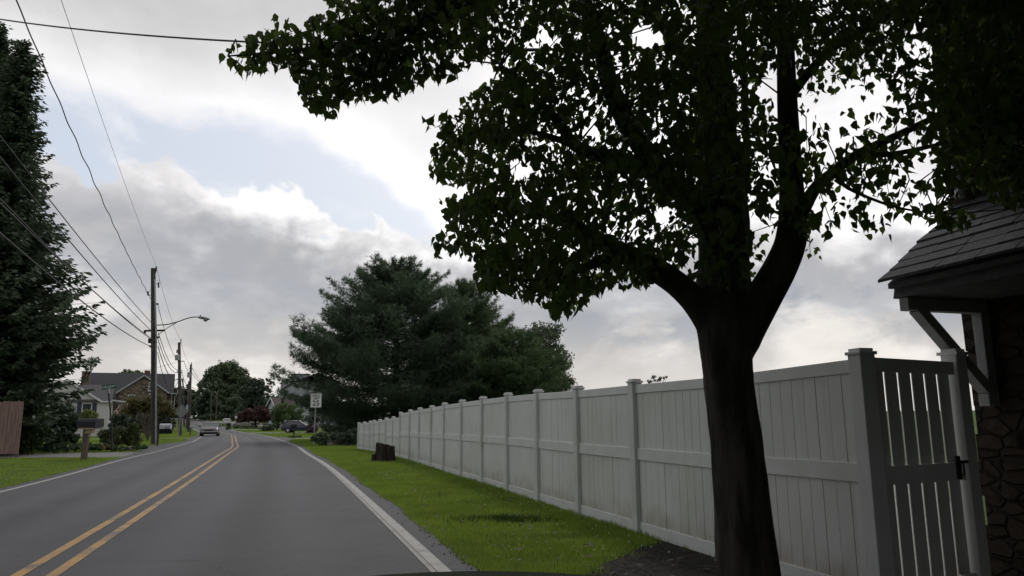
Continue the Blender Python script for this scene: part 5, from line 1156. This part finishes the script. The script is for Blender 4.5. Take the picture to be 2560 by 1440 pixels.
def mailbox_mesh(b, c, l, w, h, rz):
    rings = []
    prof = [(-w / 2, 0), (w / 2, 0), (w / 2, h * .55)] + [(w / 2 * math.cos(a), h * .55 + h * .45 * math.sin(a)) for a in [PI * k / 8 for k in range(1, 8)]] + [(-w / 2, h * .55)]
    q = Matrix.Rotation(rz, 3, 'Z')
    return b.loft([[Vector(c) + q @ Vector((x, y, z)) for y, z in prof] for x in (-l / 2, l / 2)])
Ym = 28; base = gnd(218, Ym); mc = thing('mailbox_stand', 'row of black mailboxes on one wooden post on the left lawn', 'mailbox', base)
tpz = at(222, 1072, Ym).z; dirb = Vector((-.3, .954, 0)); rzm = R(12)
part('post', MB().beam(base - Vector((0, 0, .3)), Vector((base.x, base.y, tpz)), .17, .17, up=(0, 1, 0)), M['wood'], mc, bevel=.01)
part('brace', MB().box((base.x + .14, base.y - .02, tpz - .09), (.26, .3, .17), rzm), M['plywood'], mc)
part('shelf', MB().box(Vector((base.x + .02, base.y, tpz + .01)) + dirb * .42, (.5, 1.4, .05), math.atan2(dirb.y, dirb.x) - PI / 2), M['plywood'], mc)
for k in range(5):
    c = Vector((base.x + .02, base.y, tpz + .04)) + dirb * (-.15 + .285 * k)
    b = mailbox_mesh(MB(), c, .62, .23, .34, rzm); mb_ = part('mailbox', b, M['black'], mc, bevel=.006)
    qx = Matrix.Rotation(rzm, 3, 'Z')
    part('mailbox_door', mailbox_mesh(MB(), c + qx @ Vector((.318, 0, .005)), .016, .215, .325, rzm), M['darkmetal'], mc, mb_)
b = MB().box((base.x + .12, base.y - .02, tpz - .22), (.03, .22, .14), rzm); part('bracket', b, M['plywood'], mc)
Yw = 46; base = gnd(397.5, Yw); wm = thing('mailbox', 'white mailbox with house number and a black newspaper box under it behind the nearest pole', 'mailbox', base)
c = at(414, 1072, Yw); part('box', mailbox_mesh(MB(), c, .66, .28, .31, R(4)), M['mailwhite'], wm, bevel=.01)
part('newspaper_box', MB().box(c + Vector((.02, .02, -.17)), (.72, .25, .26), R(4)), M['black'], wm, bevel=.03)
part('post', MB().beam(base - Vector((0, 0, .2)), Vector((base.x, base.y, c.z - .05)), .1, .1, up=(0, 1, 0)).beam(Vector((base.x, base.y, c.z - .05)), Vector((c.x + .2, c.y, c.z - .02)), .08, .06), M['wood'], wm)
text('house_number', '5135', .13, M['ink'], wm, c - base + Vector((.16, -.145, .07)), (PI / 2, 0, R(4)), .002)
base = gnd(477.5, 84); gm_ = thing('mailbox', 'small grey mailbox on a thin post at the roadside before the third pole', 'mailbox', base); c = at(481, 1070.5, 84)
part('box', mailbox_mesh(MB(), c + Vector((0, 0, 0)), .52, .22, .25, R(-4)), M['galv'], gm_); part('post', MB().beam(base - Vector((0, 0, .2)), Vector((base.x + .02, base.y, c.z)), .09, .09, up=(0, 1, 0)), M['wood'], gm_)
base = gnd(736, 69); bm_ = thing('mailbox', 'black mailbox on a dark post among plants in front of the blue car', 'mailbox', base); c = at(735, 1068, 69)
part('box', mailbox_mesh(MB(), c, .55, .25, .3, R(10)), M['black'], bm_); part('post', MB().beam(base - Vector((0, 0, .2)), Vector((base.x, base.y, c.z)), .12, .12, up=(0, 1, 0)).beam(Vector((base.x - .3, base.y, c.z - .05)), Vector((base.x + .3, base.y, c.z - .05)), .08, .08), M['darkmetal'], bm_)

# red board fence
Yf = 31; fx0 = gnd(-60, Yf); fx1 = gnd(54, Yf); rfence = thing('board_fence', 'weathered reddish wooden board fence at the left edge', 'fence', fx1)
b = MB(); nb = 13; d = (fx1 - fx0) / nb; z0 = at(40, 1139, Yf).z - 0
for k in range(nb):
    c = fx0 + d * (k + .5); zt = at(40, 1003 + (nb - 1 - k) * .0 + rnd.uniform(-1.5, 1.5), Yf).z; z_b = max(.12, gz(Yf) + .14)
    w_ = d.length - .008; rr = rnd.uniform(-.006, .006)
    prof = [(-w_ / 2, z_b), (w_ / 2, z_b), (w_ / 2, zt - .06), (w_ / 2 - .04, zt), (-w_ / 2 + .04, zt), (-w_ / 2, zt - .06)]
    b.loft([[(c.x + x, c.y + y + rr, z) for x, z in prof] for y in (-.012, .012)])
part('boards', b, M['redwood'], rfence)
for t in (.02, .5, .93): part('post', MB().box((fx0.x + (fx1.x - fx0.x) * t, Yf + .07, .95), (.1, .1, 2.0)), M['wood'], rfence)
for zz in (.45, 1.1, 1.8): part('rail', MB().box(((fx0.x + fx1.x) / 2, Yf + .035, zz), (fx1.x - fx0.x - .05, .04, .09)), M['wood'], rfence)

def rock(name, label, loc, dims, mat, seed, cat='boulder'):
    bm = bmesh.new(); bmesh.ops.create_icosphere(bm, subdivisions=3, radius=1); r_ = random.Random(seed); k = [Vector((r_.gauss(0, 1), r_.gauss(0, 1), r_.gauss(0, 1))).normalized() for _ in range(9)]
    for v in bm.verts:
        n = v.co.normalized(); s = 1 - sum(max(0, n.dot(q) - .72) * r_.uniform(.9, 1.0) for q in k) * .9 + .05 * math.sin(n.x * 9 + seed) * math.sin(n.z * 11 + n.y * 7)
        v.co = Vector((n.x * dims[0] * s, n.y * dims[1] * s, max(-.2, n.z * s) * dims[2]))
    me = bpy.data.meshes.new(name); bm.to_mesh(me); bm.free(); me.materials.append(mat); o = bpy.data.objects.new(name, me); COL.objects.link(o); o.location = loc; return tag(o, label, cat)
rock('boulder', 'larger pale boulder right of the speed limit sign post', gnd(836, 43), (.5, .4, .46), M['rock'], 3); rock('boulder', 'smaller rounded boulder between the sign post and the larger pale boulder', gnd(815, 43.2), (.24, .25, .36), M['rock'], 4)
rock('boulder', 'pinkish boulder beside the brown azalea on the left lawn', gnd(333, 37.5), (.32, .3, .3), M['pinkrock'], 5); rock('boulder', 'small pinkish stone at the foot of the leaning street sign', gnd(311, 37.2), (.15, .15, .17), M['pinkrock'], 6)
rock('boulder', 'orange-brown stone behind the row of black mailboxes', gnd(264, 38.8), (.42, .3, .4), M['terracotta'], 8)
# stump
Yst = 25.3; base = gnd(964, Yst); st = thing('tree_stump', 'dark rotting tree stump leaning against the white fence', 'stump', base)
b = MB(); rings = []; r_ = random.Random(5); wob_ = [r_.uniform(.86, 1.12) for _ in range(26)]
for t, s, dx in ((-.1, 1.25, .06), (0, 1.15, .04), (.15, 1.03, .02), (.4, .98, 0), (.7, .96, 0), (1, .95, 0)):
    rings.append([Vector((dx + .325 * s * wob_[k] * math.cos(2 * PI * k / 26), .34 * s * wob_[k] * math.sin(2 * PI * k / 26), t * (.56 - .07 * math.cos(2 * PI * k / 26) + .02 * math.sin(k * 2.3)))) for k in range(26)])
inner = [[v + (Vector((0, 0, v.z)) - v) * .13 for v in rings[-1]], [v + (Vector((0, 0, v.z)) - v) * .2 + Vector((0, 0, -.3)) for v in rings[-1]]]
o_ = obj('bark', b.loft(rings, cap=False).loft([rings[-1]] + inner, cap=False), M['stump'], st)
obj('hollow', MB().add([v + Vector((0, 0, .01)) for v in inner[1]], [tuple(range(26))]), M['stumptop'], st)
b = MB(); c = base + Vector((-.36, -.1, .0)); b.loft([[c + Vector((x, y, z)) for x, y in ((-.05, -.12), (.06, -.12), (.06, .12), (-.05, .12))] for z in (-.05, .26)]); part('bark_slab', b, M['stump'], st, bevel=.02)

# trash bins by the far kerb
base = gnd(572, 128); tbn = thing('trash_bin', 'black wheeled trash bin with bags at the far kerb beside the white car', 'bin', base)
part('bin', MB().loft([[base + Vector((x * s, y * s, z)) for x, y in ((-.3, -.3), (.3, -.3), (.3, .3), (-.3, .3))] for z, s in ((0, .8), (1.0, 1.0))]), M['black'], tbn); part('lid', MB().box(base + Vector((0, 0, 1.04)), (.66, .66, .08)), M['black'], tbn)
rock('trash_bag', 'dark full trash bag leaning on the wheeled bin', gnd(569.5, 127), (.36, .34, .62), M['dark_green_reflection'], 12, 'bag')
# ------------------------------------------------------------------ vehicles (local +x is forward)
def car(name, label, loc, rz, paint, L=4.7, W=1.78, kind='sedan', cat='car', bar='chrome', glass='glass'):
    root = thing(name, label, cat, loc, rz); h = L / 2; w = W / 2
    S_ = {'sedan': dict(body=[(-1, .5, .78), (-.99, .3, .9), (-.9, .27, .97), (-.55, .25, .98), (-.2, .25, .95), (.25, .25, .95), (.32, .25, .98), (.6, .25, .93), (.9, .27, .84), (.985, .32, .74), (1, .42, .64)],
                      cab=[(-.62, .96), (-.36, 1.38), (.02, 1.41), (.34, .96)]),
          'hatch': dict(body=[(-1, .5, .85), (-.985, .33, 1.02), (-.9, .28, 1.06), (-.2, .25, 1.0), (.25, .25, .98), (.36, .25, 1.0), (.7, .26, .95), (.93, .3, .85), (1, .42, .68)],
                      cab=[(-.93, 1.04), (-.72, 1.5), (.02, 1.55), (.42, .98)]),
          'pickup': dict(body=[(-1, .45, 1.05), (-.99, .42, 1.1), (-.12, .4, 1.1), (-.1, .4, 1.1), (.3, .4, 1.12), (.38, .4, 1.16), (.7, .4, 1.14), (.96, .42, 1.05), (1, .5, .9)],
                      cab=[(-.16, 1.1), (-.12, 1.75), (.22, 1.78), (.42, 1.12)])}[kind]
    rings = []
    for x, z0, z1 in S_['body']:
        tw_ = w * (1 - .1 * max(0, abs(x) - .8) / .2); zm = z0 + (z1 - z0) * .6
        rings.append([(x * h, a * tw_, z) for a, z in ((-.93, z0), (-1, z0 + .12), (-1, zm), (-.95, z1 - .06), (-.84, z1), (.84, z1), (.95, z1 - .06), (1, zm), (1, z0 + .12), (.93, z0))])
    body = obj('body', MB().loft(rings), paint, root, bevel=.015)
    for e in body.data.polygons: e.use_smooth = False
    (xa, za), (xb, zb), (xc, zc), (xd, zd) = S_['cab']; wt, wb_ = w * .74, w * .9
    Bt = lambda x, z, s, ww: (x * h, s * ww, z)
    g_ = MB(); g_.loft([[Bt(xa, za - .02, s, wb_) for s in (-1, 1)] + [Bt(xd, zd - .02, s, wb_) for s in (1, -1)], [Bt(xb, zb - .03, s, wt) for s in (-1, 1)] + [Bt(xc, zc - .03, s, wt) for s in (1, -1)]])
    obj('window', g_, M[glass], root)
    b = MB()
    for s in (-1, 1):
        for (x0, z0, x1, z1) in ((xa, za, xb, zb), (xd, zd, xc, zc), ((xa + xd) / 2 - .06, (za + zd) / 2, (xb + xc) / 2, (zb + zc) / 2)):
            b.beam(Bt(x0, z0 - .03, s, wb_ + .006), Bt(x1, z1, s, wt + .006), .07, .05)
        b.beam(Bt(xb, zb, s, wt), Bt(xc, zc, s, wt), .08, .05)
    xm = [xb - .02, xb + .04, (xb + xc) / 2, xc - .04, xc + .03]; zm_ = [min(zb, zc) - .03, zb + .02, max(zb, zc) + .04, zc + .02, min(zb, zc) - .03]
    b.loft([[Bt(x, z - .06, -1, wt), Bt(x, z - .01, -1, wt * .97), Bt(x, z + .02, -1, wt * .6), Bt(x, z + .02, 1, wt * .6), Bt(x, z - .01, 1, wt * .97), Bt(x, z - .06, 1, wt)] for x, z in zip(xm, zm_)])
    obj('roof', b, paint, root)
    wr = .37 if kind == 'pickup' else .32
    for x in (-.6, .62):
        for s in (-1, 1):
            c = Vector((x * h, s * (w - .1), wr))
            wh_ = obj('wheel', MB().tube([c - Vector((0, .11, 0)), c - Vector((0, .1, 0)), c + Vector((0, .1, 0)), c + Vector((0, .11, 0))], [wr * .9, wr, wr, wr * .9], 20), M['tyre'], root)
            obj('rim', MB().tube([c + Vector((0, s * .1, 0)), c + Vector((0, s * .125, 0))], [wr * .66, wr * .6], 16), M['alloy'], wh_)
            obj('wheel_arch', MB().tube([c - Vector((0, s * .05, 0)), c + Vector((0, s * .093, 0))], wr * 1.2, 20), M['ink'], root)
    zf = S_['body'][-1][2]; zr_ = S_['body'][1][2]
    for s in (-1, 1):
        obj('headlight', MB().box((h - .02, s * w * .7, zf - .03), (.06, w * .36, .13)), M['lens'], root, bevel=.01)
        obj('tail_light', MB().box((-h + .005, s * w * .76, zr_ - .13), (.06, w * .3, .17)), M['red'], root, bevel=.01)
        obj('mirror', MB().box((xd * h - .28, s * (w + .1), zd + .06), (.1, .2, .13)), M['black'] if kind == 'sedan' else paint, root, bevel=.02)
    obj('grille', MB().box((h + .0, 0, zf - .04), (.04, w * .95, .13)), M['black'], root)
    obj('bumper', MB().box((h + .02, 0, .45), (.1, W * .96, .13)), M[bar] if isinstance(bar, str) else bar, root, bevel=.03)
    obj('bumper', MB().box((-h - .01, 0, .5), (.1, W * .96, .2)), paint, root, bevel=.03)
    obj('air_dam', MB().box((h - .03, 0, .3), (.08, W * .88, .17)), M['black'], root)
    obj('license_plate', MB().box((-h - .03, 0, .82 if kind != 'pickup' else .6), (.03, .32, .16)), M['signwhite'], root)
    return root
p = gnd(526.5, 80); dr = Vector((-.375, .927))
car('parked_car'.replace('parked', 'oncoming'), 'silver sedan with a dark grille driving towards the viewer in the left lane', p + Vector((0, 0, .012)), math.atan2(-dr.y, -dr.x) - R(3), M['silver'], 4.8, 1.82, glass='carglass')
p = gnd(566, 168); car('departing_car', 'white sedan seen from behind, heading away past the trash bin', p + Vector((0, 0, .02)), R(112), M['whitepaint'], 4.6, 1.78)
p = gnd(481, 262); car('distant_car', 'tiny white car at the far end of the road behind the third pole', p + Vector((0, 0, .02)), R(-64), M['whitepaint'], 4.6, 1.78)
p = gnd(614, 143); car('pickup_truck', 'white pickup truck parked behind the red-leaved maple', p, R(192), M['whitepaint'], 5.4, 1.9, 'pickup', 'truck')
p = gnd(750, 100); car('parked_car', 'dark blue hatchback parked in the right driveway, partly hidden by the pine', p + Vector((0, 0, .01)), R(3), M['navy'], 4.5, 1.78, 'hatch', bar='black')

# front of the car the photograph was taken from (its hood shows as a sliver along the bottom edge)
hz = R(90 + 3); own = thing('car_hood', 'dark hood of the viewing car at the bottom edge of the picture', 'car', (-.09, 1.0, 0))
zH = at(1190, 1427, 1.72).z
prof = [(-.1, zH + .022, .8), (.2, zH + .02, .8), (.45, zH + .013, .8), (.65, zH + .004, .79), (.74, zH - .004, .78), (.84, zH - .03, .76), (.93, zH - .09, .73), (1.0, zH - .22, .7), (1.03, zH - .45, .7), (1.0, .28, .68)]
rings = []
for y, z, w in prof:
    r_ = []
    for k in range(17):
        a = -1 + 2 * k / 16; r_.append(Vector((a * w, y, z - .16 * (a * w) ** 2 - (.1 * max(0, abs(a) - .8) / .2) ** 1)))
    r_ += [Vector((w * 1.0, y - .02, min(.34, z - .2))), Vector((-w, y - .02, min(.34, z - .2)))]
    rings.append(r_)
obj('hood', MB().loft(rings), M['dark_green_reflection'], own, smooth=False)
for s in (-1, 1):
    obj('headlight', MB().box((s * .52, .985, zH - .36), (.3, .1, .13)), M['lens'], own, bevel=.02)
    c = Vector((s * .72, .35, .33)); wo = obj('wheel', MB().tube([c - Vector((.1, 0, 0)), c + Vector((.1, 0, 0))], .33, 20), M['tyre'], own); obj('rim', MB().tube([c + Vector((s * .09, 0, 0)), c + Vector((s * .115, 0, 0))], [.22, .2], 16), M['alloy'], wo)
obj('bumper', MB().box((0, 1.0, .42), (1.4, .14, .2)), M['black'], own, bevel=.04)

# fallen leaves on the verge and mulch, grit along the road edges
v = []; f3 = []
for k in range(130):
    y = rnd.uniform(4.6, 14) if k % 3 else rnd.uniform(4.4, 7.5); x = rnd.uniform(edgeR(y) - .2, fence_x(y) - .1); a = rnd.uniform(0, 2 * PI); s = rnd.uniform(.03, .06); z = rnd.uniform(.03, .075); t1, t2 = rnd.uniform(-.5, .5), rnd.uniform(-.5, .5)
    o = len(v); dx, dy = math.cos(a), math.sin(a)
    v += [(x + (dx * p - dy * q) * s, y + (dy * p + dx * q) * s, z + (p * t1 + q * t2) * s * .6) for p, q in ((-1, 0), (-.2, .5), (1, 0), (-.2, -.5))]; f3.append((o, o + 1, o + 2, o + 3))
tag(mesh_np('fallen_leaves', v, [np.array(f3)], pm('dry_leaf', (.075, .06, .025), (.03, .026, .012), 12, .8)), 'dry leaves fallen on the lawn under the street tree', 'leaves', kind='stuff')
b = MB()
for k in range(450):
    y = 4.5 + 34 * rnd.random() ** 1.6
    x = edgeR(y) - abs(rnd.gauss(0, .09)) if k % 4 else shoulderL(y + 9) + abs(rnd.gauss(0, .12))
    if k % 4 == 0: y += 9
    s = rnd.uniform(.004, .012) * (1 + y / 40); z = .013 + s * .4
    b.add([(x + s, y, z), (x, y + s, z), (x - s, y, z), (x, y - s, z), (x, y, z + s * .8), (x, y, z - s * .5)], [(0, 1, 4), (1, 2, 4), (2, 3, 4), (3, 0, 4), (1, 0, 5), (2, 1, 5), (3, 2, 5), (0, 3, 5)])
tag(obj('gravel', b, pm('road_grit', (.14, .135, .125), (.06, .058, .055), 40, .95)), 'loose grit lying along both edges of the asphalt', 'gravel', kind='stuff')
